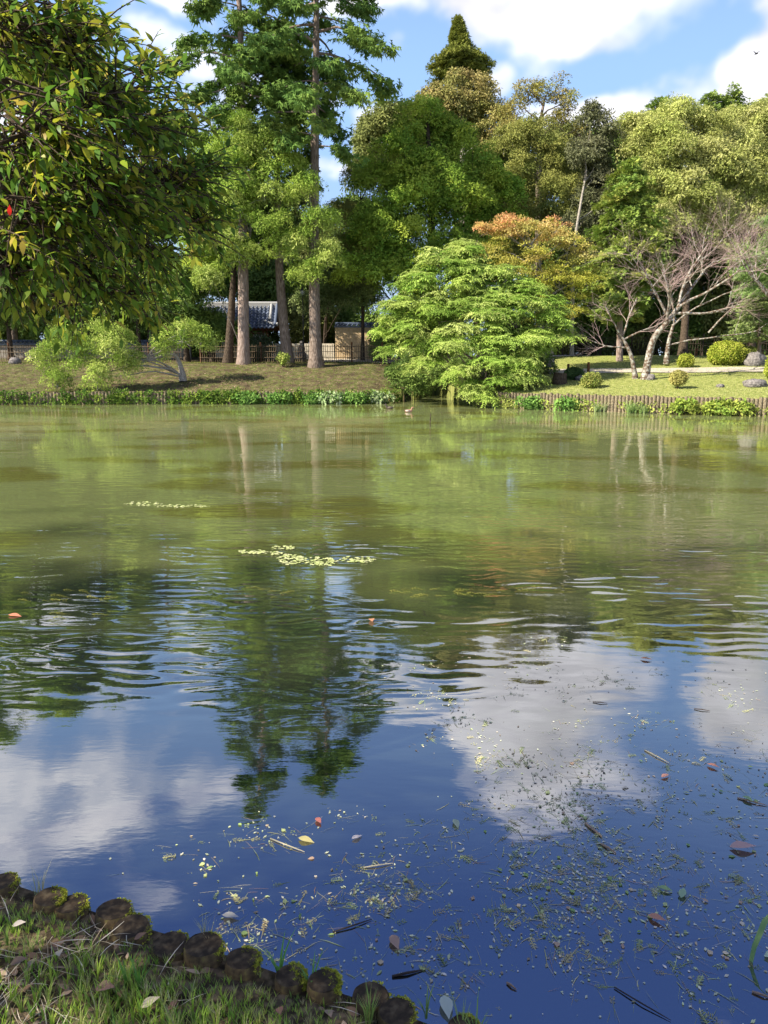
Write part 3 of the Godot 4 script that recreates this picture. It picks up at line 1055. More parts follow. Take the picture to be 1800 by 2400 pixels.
	# --- tall wood behind the overhanging branch, left
	for q in [[40, 330, 56, 150, mid, "tall leafy tree rising behind the overhanging branch at the left edge"], [210, 360, 58, 140, dark, "tall dark tree behind the middle of the overhanging branch"], [360, 440, 55, 120, fresh, "tall yellow green tree just left of the pinkish conifer trunk"], [-120, 300, 57, 170, mid, "tall leafy tree beyond the left edge of the view"]]:
		var z: float = q[2]
		var u: float = (q[0] - 900) / 1813.0 * z * 0.985
		var cy: float = 2.2 + (839.4 - q[1]) / 1813.0 * z * 1.01
		var r: float = q[3] / 1813.0 * z
		var lobes := []
		for k in 11:
			var d := rdir()
			lobes.append([Vector3(u, cy, -z) + d * Vector3(0.8, 1.25, 0.7) * r, r * rng.randf_range(0.36, 0.52)])
		tree("broadleaf_tree", q[5], on_ground(u, z), [Vector3(u, cy * 0.5, -z), Vector3(u, cy + r * 0.8, -z)], 0.32, lobes, {"mesh": G.big, "cols": q[4], "density": 17.0, "scale": [0.9, 1.4], "bark": M.bark_grey}, "tree", "tall trees behind the left fence")
	# --- middle: large evergreen and its neighbours
	tree("evergreen_tree", "large deep green evergreen with bright tufts in the middle of the far bank", Vector3(2.92, 1.92, -49.00), [Vector3(2.91, 7.03, -49.00), Vector3(2.79, 12.64, -49.00), Vector3(2.50, 16.16, -49.00)], 0.34,
		[[Vector3(2.51, 15.70, -49.00), 1.46], [Vector3(1.25, 13.97, -48.60), 1.85], [Vector3(3.65, 14.30, -49.00), 1.86], [Vector3(2.49, 12.19, -48.00), 2.22], [Vector3(5.28, 12.53, -48.50), 1.84], [Vector3(0.13, 12.08, -48.60), 1.85], [Vector3(7.05, 11.69, -48.40), 1.31], [Vector3(1.50, 9.77, -47.60), 2.33], [Vector3(4.48, 10.00, -47.60), 2.20], [Vector3(6.54, 9.59, -48.00), 1.56], [Vector3(-0.50, 8.82, -47.60), 2.07], [Vector3(2.99, 7.57, -47.20), 2.31], [Vector3(0.50, 6.37, -47.20), 2.05], [Vector3(5.27, 7.11, -47.40), 2.06], [Vector3(-1.25, 7.07, -47.00), 1.53], [Vector3(2.24, 4.87, -46.60), 2.03], [Vector3(4.78, 4.65, -47.00), 2.04]],
		{"mesh": G.broad, "cols": mid, "density": 42.0, "scale": [0.7, 1.2], "subs": 12, "core": 0.45, "bark": M.bark_dark})
	tree("broadleaf_tree", "thin yellowish tree between the straight grey conifer and the large deep green evergreen", Vector3(-1.37, 1.65, -50.50), [Vector3(-1.34, 7.17, -50.50), Vector3(-1.44, 12.22, -50.50)], 0.13,
		[[Vector3(-1.31, 12.47, -50.50), 1.23], [Vector3(-0.53, 10.98, -50.50), 1.23], [Vector3(-2.25, 10.48, -50.50), 1.37], [Vector3(-2.93, 8.71, -50.50), 1.37], [Vector3(-1.33, 8.96, -50.50), 1.37], [Vector3(0.79, 13.52, -50.80), 1.10]], {"mesh": G.tuft, "cols": [lin(0.17, 0.18, 0.04), lin(0.24, 0.22, 0.06), lin(0.12, 0.15, 0.035)], "density": 34.0, "scale": [0.7, 1.2], "twigs": 5})
	tree("evergreen_tree", "speckled glossy evergreen behind the fence right of the straight grey trunk", Vector3(-4.25, 1.94, -56.00), [Vector3(-3.90, 5.02, -54.00), Vector3(-2.98, 6.96, -51.00)], 0.14,
		[[Vector3(-2.65, 7.13, -50.00), 1.63], [Vector3(-3.44, 5.56, -49.60), 1.48], [Vector3(-1.59, 5.81, -49.60), 1.62], [Vector3(-4.54, 5.33, -50.00), 1.09], [Vector3(-3.44, 7.38, -50.00), 1.36]], {"mesh": G.broad, "cols": [lin(0.09, 0.13, 0.04), lin(0.15, 0.19, 0.07), lin(0.05, 0.08, 0.025)], "density": 42.0, "scale": [0.8, 1.2]})
	# --- behind, middle to right
	conifer("cedar_tree", "pointed cedar whose narrow tip is the highest above the middle trees", on_ground(6.85, 72), [Vector3(6.85, 13, -72), Vector3(6.85, 24, -72), Vector3(6.21, 30.43, -72.00)], 0.4,
		{"branches": 230, "from": 0.76, "reach": [2.4, 2.6, 2.3, 1.1, 0.75, 0.55, 0.3, 0.02], "cols": [lin(0.13, 0.155, 0.03), lin(0.19, 0.205, 0.04), lin(0.09, 0.115, 0.025)], "mesh": G.needle, "scale": [0.7, 1.15], "clumps": 9.0, "rise": 0.16, "sag": 0.2, "bare": 0.1, "least": 0.75, "spread": 0.15})
	tree("broadleaf_tree", "browning tree directly below the pointed cedar", Vector3(6.18, 6.65, -61.00), [Vector3(5.83, 15.79, -61.00), Vector3(5.58, 21.02, -61.00)], 0.3,
		[[Vector3(4.96, 20.87, -61.00), 1.49], [Vector3(6.50, 21.16, -61.00), 1.39], [Vector3(3.73, 20.16, -61.00), 1.39], [Vector3(7.47, 19.73, -61.00), 1.66], [Vector3(5.76, 19.30, -61.00), 1.99], [Vector3(2.80, 20.16, -61.00), 0.99], [Vector3(8.31, 17.87, -60.00), 1.63]], {"mesh": G.big, "cols": [lin(0.25, 0.19, 0.07), lin(0.20, 0.19, 0.055), lin(0.14, 0.155, 0.04)], "density": 19.0, "scale": [0.7, 1.2], "bark": M.bark_pale, "twigs": 6})
	tree("broadleaf_tree", "thin crowned tree with bare branches showing against the blue sky", Vector3(11.13, 6.43, -58.00), [Vector3(10.88, 14.56, -58.00), Vector3(10.84, 17.90, -58.00), Vector3(11.07, 19.55, -58.00)], 0.24,
		[[Vector3(11.48, 20.23, -58.00), 1.13], [Vector3(12.70, 19.27, -58.00), 1.13], [Vector3(10.02, 19.96, -58.00), 1.13], [Vector3(9.17, 19.00, -58.00), 1.26], [Vector3(12.16, 18.18, -58.00), 0.95], [Vector3(8.85, 17.22, -57.50), 1.41], [Vector3(10.39, 17.90, -58.00), 1.01], [Vector3(13.67, 17.63, -58.00), 1.01]], {"mesh": G.broad, "cols": olive, "density": 13.0, "scale": [0.7, 1.2], "bark": M.bark_grey, "twigs": 12, "subs": 7})
	tree("broadleaf_tree", "olive green tree with a pale forked branch right of the large evergreen", Vector3(10.60, 2.46, -53.00), [Vector3(10.21, 8.77, -53.00), Vector3(10.43, 13.49, -53.00)], 0.24,
		[[Vector3(9.53, 15.54, -53.00), 1.73], [Vector3(11.21, 14.52, -53.00), 1.58], [Vector3(8.57, 13.92, -52.60), 1.57], [Vector3(10.06, 12.85, -52.40), 1.99], [Vector3(11.78, 12.12, -52.60), 1.57], [Vector3(8.69, 11.24, -52.00), 1.70], [Vector3(10.63, 10.21, -52.00), 1.70], [Vector3(8.07, 8.52, -51.00), 1.66], [Vector3(7.63, 15.29, -53.00), 1.44]], {"mesh": G.fine, "cols": [lin(0.14, 0.16, 0.035), lin(0.20, 0.205, 0.05), lin(0.10, 0.13, 0.03)], "density": 36.0, "scale": [0.8, 1.3], "bark": M.bark_pale})
	tree("evergreen_tree", "dark grey green evergreen with a pale trunk left of the bright camphor trees", Vector3(11.90, 2.32, -50.00), [Vector3(11.58, 8.31, -49.30), Vector3(11.96, 11.57, -49.70), Vector3(12.42, 13.02, -50.80)], 0.13,
		[[Vector3(12.65, 16.25, -51.00), 1.25], [Vector3(13.64, 14.79, -51.00), 1.39], [Vector3(12.36, 14.30, -51.00), 1.39], [Vector3(13.22, 12.82, -51.00), 1.80], [Vector3(14.09, 11.57, -51.00), 1.52], [Vector3(12.81, 10.56, -51.00), 1.80], [Vector3(13.35, 8.47, -50.60), 1.79], [Vector3(11.52, 9.54, -51.00), 1.52], [Vector3(13.73, 6.41, -50.60), 1.65], [Vector3(11.91, 6.96, -51.00), 1.66]], {"mesh": G.broad, "cols": [lin(0.055, 0.065, 0.033), lin(0.085, 0.095, 0.045), lin(0.12, 0.125, 0.07)], "density": 40.0, "scale": [0.8, 1.3], "bark": M.bark_pale})
	# --- bright camphors, right
	tree("camphor_tree", "broad pale yellow green camphor with billowing crown at the right", Vector3(18.92, 2.45, -50.00), [Vector3(19.18, 7.48, -51.00), Vector3(18.11, 12.22, -50.50), Vector3(17.71, 15.02, -50.00)], 0.26,
		[[Vector3(16.41, 15.26, -50.00), 1.63], [Vector3(17.90, 15.98, -50.00), 1.49], [Vector3(19.23, 15.26, -50.00), 1.63], [Vector3(15.45, 14.30, -50.00), 1.36], [Vector3(17.04, 13.16, -49.20), 2.00], [Vector3(19.10, 12.92, -49.20), 2.00], [Vector3(15.64, 12.24, -49.40), 1.61], [Vector3(17.80, 11.16, -48.80), 1.86], [Vector3(16.87, 9.96, -48.80), 1.59], [Vector3(19.39, 10.44, -48.80), 1.59], [Vector3(15.01, 15.63, -50.50), 1.10]],
		{"mesh": G.tuft, "cols": pale, "density": 40.0, "scale": [0.85, 1.35], "subs": 12, "bark": M.bark_dark})
	tree("camphor_tree", "pale yellow green camphor cut by the right edge of the view", Vector3(23.47, 2.45, -50.50), [Vector3(23.60, 7.54, -51.50), Vector3(23.01, 12.82, -51.00), Vector3(22.71, 14.91, -50.50)], 0.26,
		[[Vector3(22.23, 15.87, -50.50), 1.37], [Vector3(23.50, 16.11, -50.50), 1.65], [Vector3(21.11, 14.30, -50.00), 1.49], [Vector3(22.94, 14.06, -50.00), 1.77], [Vector3(21.63, 12.29, -49.60), 1.75], [Vector3(23.48, 11.80, -49.60), 1.75], [Vector3(20.64, 10.79, -49.40), 1.34], [Vector3(22.49, 10.30, -49.40), 1.61], [Vector3(24.77, 13.82, -50.00), 1.90], [Vector3(21.38, 16.25, -51.00), 0.89]],
		{"mesh": G.tuft, "cols": pale, "density": 40.0, "scale": [0.85, 1.35], "subs": 12, "bark": M.bark_dark})
	for q in [[1505, 292, "dark conifer tip behind the left side of the broad camphor"], [1665, 275, "dark conifer tip between the two bright camphor crowns"], [1620, 282, "rounded dark conifer tip above the broad camphor"], [1748, 285, "dark conifer tip above the camphor at the right edge"]]:
		var x: float = (q[0] - 900) / 1813.0 * 62 * 0.985
		conifer("cedar_tree", q[2], on_ground(x, 62), [Vector3(x, 12, -62), Vector3(x, 2.2 + (839.4 - q[1]) / 1813.0 * 62 * 1.0, -62)], 0.3,
			{"branches": 70, "from": 0.5, "reach": [3.0, 2.6, 2.0, 1.5, 0.6], "cols": [lin(0.10, 0.16, 0.03), lin(0.15, 0.21, 0.045)], "mesh": G.needle, "scale": [0.9, 1.4], "clumps": 8.0, "rise": 0.5, "sag": 0.1, "bare": 0.1})
	conifer("cedar_tree", "yellow green young cedar with drooping tiers left of the broad camphor", Vector3(13.46, 1.75, -45.00), [Vector3(13.31, 5.48, -45.00), Vector3(13.42, 9.58, -45.00), Vector3(13.41, 12.77, -45.00)], 0.2,
		{"branches": 95, "from": 0.24, "reach": [1.6, 2.0, 2.1, 1.9, 1.7, 1.2, 0.3], "cols": [lin(0.11, 0.18, 0.03), lin(0.17, 0.23, 0.04), lin(0.24, 0.26, 0.05), lin(0.08, 0.15, 0.03)], "mesh": G.needle, "scale": [0.8, 1.35], "clumps": 12.0, "rise": 0.2, "sag": 0.35, "bare": 0.1, "bark": M.bark_pink})
	conifer("pine_tree", "soft green pine reaching in from the right edge above the bare cherry", Vector3(21.09, 1.97, -41.00), [Vector3(20.66, 6.24, -41.00), Vector3(20.19, 9.73, -41.00)], 0.18,
		{"branches": 40, "from": 0.35, "reach": [2.6, 2.8, 2.4, 1.6, 0.5], "cols": [lin(0.09, 0.17, 0.04), lin(0.13, 0.22, 0.06)], "mesh": G.pine, "scale": [0.9, 1.4], "clumps": 16.0, "rise": 0.25, "sag": 0.2})
	conifer("pine_tree", "small low pine beside the grey boulder at the right edge", Vector3(20.45, 1.96, -43.00), [Vector3(20.34, 3.55, -43.00), Vector3(20.04, 5.56, -43.00)], 0.14,
		{"branches": 26, "from": 0.3, "reach": [1.8, 1.7, 1.2, 0.5], "cols": [lin(0.12, 0.19, 0.05), lin(0.18, 0.24, 0.08)], "mesh": G.pine, "scale": [0.8, 1.2], "clumps": 12.0, "rise": 0.2, "sag": 0.1, "bark": M.bark_pink})
	# --- the maple and the light green tree hanging over the inlet
	var gold := [lin(0.46, 0.33, 0.09), lin(0.42, 0.37, 0.09), lin(0.34, 0.35, 0.08), lin(0.50, 0.29, 0.10)]
	var rust := [lin(0.58, 0.19, 0.09), lin(0.52, 0.27, 0.08)]
	var turn := [lin(0.27, 0.28, 0.035), lin(0.34, 0.31, 0.045), lin(0.17, 0.21, 0.025)]
	tree("maple_tree", "maple turning orange and gold behind the light green hanging tree", Vector3(8.66, 1.97, -41.00), [Vector3(8.45, 4.34, -41.00), Vector3(8.04, 6.45, -41.00), Vector3(7.33, 8.10, -41.00)], 0.17,
		[[Vector3(6.02, 8.41, -41.00), 1.07] , [Vector3(7.11, 8.10, -41.00), 1.16], [Vector3(8.39, 8.41, -41.00), 1.07], [Vector3(5.40, 7.49, -41.00), 1.11], [Vector3(7.51, 6.82, -40.60), 1.28], [Vector3(9.28, 7.69, -41.00), 1.07], [Vector3(10.18, 7.07, -41.00), 0.94], [Vector3(6.02, 6.41, -40.60), 1.15], [Vector3(8.84, 5.99, -40.60), 1.21], [Vector3(10.34, 6.03, -41.00), 0.85], [Vector3(7.32, 5.35, -40.40), 1.14], [Vector3(9.54, 4.74, -40.60), 1.06], [Vector3(5.16, 8.51, -41.00), 0.58], [Vector3(8.44, 4.31, -40.40), 0.99]].map(func(x): return x + [rust + rust + gold if x[0].x < 7.4 and x[0].y > 8.4 else gold + gold + gold + rust + turn if x[0].y > 7.6 else gold + turn + turn if x[0].y > 6.2 else turn]),
		{"mesh": G.maple, "cols": gold, "density": 25.0, "scale": [0.55, 0.95], "squash": 0.34, "layered": true, "subs": 9, "bark": M.bark_pale, "twigs": 5})
	tree("hornbeam_tree", "light green tree with drooping layered sprays hanging to the water at the inlet", Vector3(4.85, 0.43, -38.60), [Vector3(4.69, 2.39, -38.60), Vector3(4.33, 4.61, -38.60), Vector3(3.66, 6.18, -38.40)], 0.2,
		[[Vector3(2.64, 6.47, -38.40), 1.15], [Vector3(3.65, 5.96, -38.20), 1.25], [Vector3(1.82, 5.36, -38.00), 1.14], [Vector3(5.05, 5.36, -38.00), 1.34], [Vector3(6.47, 5.36, -38.00), 1.24], [Vector3(0.81, 4.37, -37.80), 1.03], [Vector3(2.60, 4.15, -37.40), 1.42], [Vector3(4.36, 3.94, -37.00), 1.51], [Vector3(6.15, 3.94, -37.00), 1.41], [Vector3(7.61, 4.15, -37.40), 1.12], [Vector3(1.21, 2.98, -37.40), 1.22], [Vector3(2.96, 2.58, -36.60), 1.39], [Vector3(4.90, 2.19, -36.20), 1.48], [Vector3(6.68, 2.57, -36.40), 1.29], [Vector3(8.16, 3.16, -37.00), 0.90], [Vector3(1.81, 1.99, -37.20), 0.97], [Vector3(3.71, 1.23, -35.90), 1.07], [Vector3(5.45, 1.14, -35.80), 1.17], [Vector3(4.47, 0.57, -35.60), 0.81], [Vector3(6.26, 1.42, -36.00), 0.98], [Vector3(0.41, 3.49, -38.00), 0.83], [Vector3(4.05, 6.96, -38.40), 0.94]],
		{"mesh": G.arch, "cols": [lin(0.14, 0.24, 0.03), lin(0.22, 0.33, 0.05), lin(0.34, 0.42, 0.10), lin(0.08, 0.16, 0.02)], "density": 34.0, "scale": [0.6, 1.0], "squash": 0.32, "layered": true, "subs": 8, "bark": M.bark_grey, "twigs": 4})
	tree("evergreen_tree", "dark bush filling the shade at the mouth of the inlet", Vector3(3.35, 0.78, -44.00), [Vector3(3.34, 1.95, -44.00)], 0.1,
		[[Vector3(2.21, 0.78, -40.50), 0.88], [Vector3(4.46, 0.83, -39.00), 0.81], [Vector3(1.20, 0.80, -40.00), 0.65], [Vector3(6.74, 0.89, -37.50), 0.57], [Vector3(1.43, 1.72, -44.00), 1.31], [Vector3(3.42, 1.71, -45.00), 1.71], [Vector3(4.79, 1.52, -42.00), 1.14], [Vector3(7.78, 1.75, -41.00), 1.11], [Vector3(0.68, 1.08, -41.50), 0.68], [Vector3(6.37, 1.96, -42.00), 1.37]], {"mesh": G.broad, "cols": dark, "density": 45.0, "scale": [0.7, 1.1]})
	# --- dark wood closing the view between and behind the trees
	var k2 := 0
	var spots := ["beyond the left edge of the view", "above the far left stretch of fence", "behind the drooping tree by the water", "left of the leaning dark trunk", "behind the pinkish conifer trunk", "between the two tall grey trunks", "right of the straight grey trunk", "left behind the large evergreen", "right behind the large evergreen", "behind the hanging hornbeam crown", "behind the maple", "left of the young cedar", "below the broad camphor", "between the two camphors", "below the right edge camphor", "beyond the right edge of the view", "right of the young cedar", "above the large clipped shrub", "left behind the bare cherries", "above the grey boulder", "behind the gate", "beside the lamp post", "low behind the hornbeam", "low behind the maple", "low behind the small bare cherry", "low behind the lichened cherry", "low above the small round shrub", "low above the large clipped shrub", "low behind the boulder", "low at the right edge", "low behind the tan wall", "low left behind the hornbeam", "low behind the gate", "high behind the pale trunked evergreen", "high left of the broad camphor", "high right behind the large evergreen", "high behind the gate roof", "high behind the lamp post", "low left of the gate", "low beyond the left edge", "low at the far left fence", "low behind the pale grey wall", "low behind the drooping tree", "low left of the dark trunk", "low between gate and trunk", "low between trunk and tan wall", "low right behind the tan wall"]
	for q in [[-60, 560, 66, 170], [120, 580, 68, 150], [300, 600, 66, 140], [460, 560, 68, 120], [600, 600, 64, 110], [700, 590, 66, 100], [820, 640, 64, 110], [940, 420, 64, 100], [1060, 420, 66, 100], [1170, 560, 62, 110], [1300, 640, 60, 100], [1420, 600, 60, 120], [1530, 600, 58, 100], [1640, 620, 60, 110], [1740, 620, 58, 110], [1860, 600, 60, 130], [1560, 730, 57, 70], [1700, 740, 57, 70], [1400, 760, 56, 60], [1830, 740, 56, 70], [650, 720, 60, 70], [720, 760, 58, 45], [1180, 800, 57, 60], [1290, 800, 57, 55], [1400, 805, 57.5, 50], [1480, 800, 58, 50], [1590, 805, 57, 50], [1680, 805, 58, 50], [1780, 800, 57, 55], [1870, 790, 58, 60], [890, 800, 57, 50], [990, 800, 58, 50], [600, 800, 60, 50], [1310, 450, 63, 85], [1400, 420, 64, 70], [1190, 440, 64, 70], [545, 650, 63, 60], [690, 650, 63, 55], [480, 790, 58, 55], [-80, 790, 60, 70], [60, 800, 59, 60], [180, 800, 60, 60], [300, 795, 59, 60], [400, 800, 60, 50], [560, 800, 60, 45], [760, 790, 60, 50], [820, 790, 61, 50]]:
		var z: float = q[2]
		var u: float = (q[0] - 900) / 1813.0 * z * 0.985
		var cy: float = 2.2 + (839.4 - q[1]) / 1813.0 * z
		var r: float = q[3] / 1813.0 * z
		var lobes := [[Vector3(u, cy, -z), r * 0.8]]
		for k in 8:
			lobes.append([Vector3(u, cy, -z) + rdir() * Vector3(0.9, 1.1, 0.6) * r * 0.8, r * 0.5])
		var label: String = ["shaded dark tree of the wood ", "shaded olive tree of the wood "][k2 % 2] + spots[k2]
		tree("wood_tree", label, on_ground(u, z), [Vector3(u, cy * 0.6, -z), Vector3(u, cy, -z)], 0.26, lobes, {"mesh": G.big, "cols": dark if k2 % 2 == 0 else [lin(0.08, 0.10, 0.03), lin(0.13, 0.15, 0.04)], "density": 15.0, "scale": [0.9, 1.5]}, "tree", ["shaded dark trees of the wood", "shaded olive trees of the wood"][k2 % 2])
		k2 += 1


func build_cherries() -> void:
	var spec := [
		["bare cherry tree with lichened trunk curving right on the lawn", Vector3(12.24, 1.29, -36.80), [Vector3(12.49, 2.97, -36.80), Vector3(12.96, 3.73, -36.60), Vector3(13.49, 4.49, -36.60)], 0.175, [[Vector3(13.49, 4.49, -36.60), Vector3(0.8, 0.5, 0.2), 3.0], [Vector3(13.14, 3.92, -36.60), Vector3(-0.5, 0.9, 0.1), 3.2], [Vector3(13.49, 4.49, -36.60), Vector3(0.35, 1.0, -0.2), 3.2], [Vector3(13.32, 4.20, -36.60), Vector3(0.9, 0.12, 0.3), 2.6], [Vector3(12.96, 3.73, -36.60), Vector3(0.1, 0.9, 0.5), 2.6], [Vector3(13.40, 4.39, -36.60), Vector3(0.7, 0.8, -0.4), 3.4]], 4],
		["small bare cherry tree with forked grey trunk left of the lichened cherry", Vector3(11.91, 1.31, -37.20), [Vector3(11.62, 2.38, -37.20), Vector3(11.17, 3.17, -37.20)], 0.12, [[Vector3(11.44, 2.68, -37.20), Vector3(-1.0, 0.12, 0.1), 1.9], [Vector3(11.17, 3.17, -37.20), Vector3(-0.6, 0.6, 0.2), 1.8], [Vector3(11.17, 3.17, -37.20), Vector3(0.5, 0.9, -0.1), 1.9], [Vector3(11.26, 3.05, -37.20), Vector3(0.9, 0.6, 0.2), 1.9]], 3],
		["old bare cherry with a long grey limb sweeping right behind the shrubs", Vector3(15.05, 2.14, -42.00), [Vector3(15.11, 3.07, -42.00), Vector3(15.28, 3.95, -42.00)], 0.13, [[Vector3(15.22, 2.90, -42.00), Vector3(1.0, 0.28, 0.3), 4.6], [Vector3(15.32, 3.95, -42.00), Vector3(0.6, 0.8, 0.0), 3.6], [Vector3(15.32, 3.95, -42.00), Vector3(-0.3, 1.0, 0.1), 3.4], [Vector3(16.96, 3.50, -41.50), Vector3(0.7, 0.7, 0.1), 3.4]], 4],
		["bare cherry tree standing just outside the right edge with twigs reaching in", Vector3(20.25, 1.78, -38.50), [Vector3(19.89, 3.20, -38.50), Vector3(19.33, 4.61, -38.50)], 0.2, [[Vector3(19.33, 4.61, -38.50), Vector3(-0.7, 0.7, 0.1), 3.4], [Vector3(19.33, 4.61, -38.50), Vector3(-0.95, 0.2, 0.2), 3.2], [Vector3(19.62, 3.81, -38.50), Vector3(-0.4, 1.0, 0.1), 3.4]], 4]]
	rng.seed = 61
	for q in spec:
		var base: Vector3 = q[1]
		var t := thing("cherry_tree", q[0], "tree", base, 0, "")
		var s := Shape.new()
		var tw := Shape.new()
		var loc := [Vector3.ZERO]
		for p in q[2]:
			loc.append(p - base)
		trunk_line(s, loc, q[3], q[3] * 0.55, 12, 0.35)
		for b in q[4]:
			grow(s, tw, b[0] - base, (b[1] as Vector3).normalized(), b[2], q[3] * 0.42, q[5] - 1, 0.02)
		obj("trunk", s.mesh(), M.bark_lichen, t)
		obj("twigs", tw.mesh(), M.twig, t).set_meta("kind", "stuff")


# ---------------------------------------------------------------- gate, walls, fences
func build_gate() -> void:
	rng.seed = 15
	var z0 := 54.0
	var t := thing("gate_house", "small gate with blue grey tiled roof behind the tall trunks", "gate", Vector3(-9.65, 2.2, -z0))
	# local axes: x along the ridge, z towards the camera
	var half := 2.5
	var eave := Vector3(0, 1.95, 1.5)
	var ridge := Vector3(0, 3.45, 0)
	var s := Shape.new()
	s.box(Vector3(-0.2, 0.85, 0.1), Vector3(3.4, 1.7, 1.2))
	obj("wall", s.mesh(), M.white_wall, t)
	s = Shape.new()
	for x in [-1.9, -0.6, 0.75, 1.55]:
		s = Shape.new()
		s.box(Vector3(x, 0.95, 0.76), Vector3(0.16, 1.9, 0.12))
		obj("post", s.mesh(), M.timber, t)
	for y in [0.75, 1.62]:
		s = Shape.new()
		s.box(Vector3(-0.2, y, 0.745), Vector3(3.5, 0.13, 0.08))
		obj("beam", s.mesh(), M.timber, t)
	s = Shape.new()
	s.box(Vector3(2.0, 0.95, 0.7), Vector3(0.11, 2.1, 0.11), Basis(Vector3.BACK, 0.28))
	obj("brace", s.mesh(), M.timber, t)
	# roof deck, both slopes
	s = Shape.new()
	for sd in [1, -1]:
		var dir := Vector3(0, eave.y - ridge.y, eave.z * sd)
		var up := Vector3(0, eave.z, -(eave.y - ridge.y) * sd).normalized()
		var b := Basis(Vector3.RIGHT, up, Vector3.RIGHT.cross(up))
		s.box((ridge + Vector3(0, eave.y, eave.z * sd)) * 0.5 - up * 0.07, Vector3(half * 2 - 0.1, 0.09, dir.length()), b)
	obj("roof_deck", s.mesh(), M.timber, t)
	# curved tiles, course by course
	var tile := Shape.new()
	var n := 6
	for k in n:
		var a0 := float(k) / n
		var a1 := float(k + 1) / n
		var y0 := 0.06 * cos(a0 * TAU)
		var y1 := 0.06 * cos(a1 * TAU)
		var x0 := (a0 - 0.5) * 0.27
		var x1 := (a1 - 0.5) * 0.27
		tile.face(Vector3(x0, y0 + 0.06, 0.16), Vector3(x1, y1 + 0.06, 0.16), Vector3(x1, y1, -0.16), Vector3(x0, y0, -0.16))
		tile.face(Vector3(x0, y0 - 0.015, 0.16), Vector3(x1, y1 - 0.015, 0.16), Vector3(x1, y1 + 0.06, 0.16), Vector3(x0, y0 + 0.06, 0.16))
	var tm := tile.mesh()
	var slope := Vector3(0, eave.y - ridge.y, eave.z)
	var upn := Vector3(0, eave.z, ridge.y - eave.y).normalized()
	var tb := Basis(Vector3.RIGHT, upn, Vector3.RIGHT.cross(upn))
	var courses := 8
	var across := 18
	for r in courses:
		var f := (r + 0.5) / courses
		for c in across:
			var p := ridge + slope * f + Vector3((c + 0.5 - across * 0.5) * 0.27, 0, 0) + upn * (0.02 + 0.02 * (1 - f))
			var o := obj("tile", tm, [M.tile, M.tile_b, M.tile_c][rng.randi() % 3], t)
			o.transform = Transform3D(tb * Basis(Vector3.UP, rng.randf_range(-0.02, 0.02)), p)
	s = Shape.new()
	s.tube(PackedVector3Array([Vector3(-half, 3.62, 0), Vector3(half, 3.62, 0)]), PackedFloat32Array([0.13, 0.13]), 10)
	s.box(Vector3(0, 3.5, 0), Vector3(half * 2, 0.16, 0.26))
	s.box(Vector3(0, 3.34, 0), Vector3(half * 2 + 0.04, 0.12, 0.38))
	obj("ridge", s.mesh(), M.tile_edge, t)
	for x in [half - 0.42, half - 0.06]:
		s = Shape.new()
		var a := ridge + Vector3(x, 0.1, 0.12)
		var b: Vector3 = ridge + slope * (0.72 if x < 2.2 else 1.0) + Vector3(x, 0.1, 0)
		s.tube(PackedVector3Array([a, a.lerp(b, 0.5) - Vector3(0, 0.05, 0), b + Vector3(0, 0.05, 0)]), PackedFloat32Array([0.1, 0.1, 0.11]), 8)
		obj("verge_ridge", s.mesh(), M.tile if x > 2.2 else M.tile_edge, t)
	s = Shape.new()
	s.tube(PackedVector3Array([Vector3(1.75, 2.42, 1.05), Vector3(2.2, 2.25, 1.25), Vector3(2.62, 2.2, 1.35)]), PackedFloat32Array([0.09, 0.1, 0.12]), 8)
	obj("corner_ridge", s.mesh(), M.tile_edge, t)
	s = Shape.new()
	s.box(Vector3(half - 0.1, 2.7, 0), Vector3(0.08, 1.3, 0.12))
	s.box(Vector3(half - 0.1, 2.15, 0.0), Vector3(0.09, 0.14, 2.2))
	obj("gable", s.mesh(), M.timber, t)

	# walls with tile coping
	for w in [["plaster_wall", "high tan plaster wall with dark tile coping right of the tall trunks", -3.19, -0.14, 52.0, 2.55, M.plaster, 0.22], ["plaster_wall", "low cream wall running behind the bamboo fence below the gate", -9.5, -3.3, 52.6, 1.55, M.cream, 0.0], ["plaster_wall", "low pale grey wall behind the left stretch of the fence", -29.0, -12.8, 52.4, 1.45, M.grey_wall, 0.2]]:
		var x0: float = w[2]
		var x1: float = w[3]
		var h: float = w[5]
		var o := thing(w[0], w[1], "wall", Vector3((x0 + x1) * 0.5, 1.6, -w[4]))
		s = Shape.new()
		s.box(Vector3(0, h * 0.5, 0), Vector3(x1 - x0, h, 0.3))
		obj("wall_body", s.mesh(), w[6], o)
		if w[7] > 0:
			s = Shape.new()
			s.box(Vector3(0, h + 0.06, 0), Vector3(x1 - x0 + 0.1, 0.1, 0.6))
			obj("coping", s.mesh(), M.tile_c, o)
			var m := int((x1 - x0) / 0.28)
			for k in m:
				var q := obj("tile", tm, [M.tile, M.tile_c][k % 2], o)
				q.transform = Transform3D(Basis(Vector3.RIGHT, 0.45), Vector3(-(x1 - x0) * 0.5 + (k + 0.5) * (x1 - x0) / m, h + 0.17, 0.2))
			s = Shape.new()
			s.tube(PackedVector3Array([Vector3(-(x1 - x0) * 0.5, h + 0.26, 0), Vector3((x1 - x0) * 0.5, h + 0.26, 0)]), PackedFloat32Array([0.09, 0.09]), 8)
			obj("ridge", s.mesh(), M.tile_c, o)
	s = Shape.new()
	var fn := Shape.new()
	for r in 2:
		for k in 21:
			var x := lerpf(-4.4, 2.6, k / 20.0)
			var zz := 48.6 + r * 3.2
			fn.vert(Vector3(x, ground_y(x, zz) + 0.02 + r * 0.02, -zz), Vector3.UP)
	for k in 20:
		fn.tri(k, k + 1, k + 22)
		fn.tri(k, k + 22, k + 21)
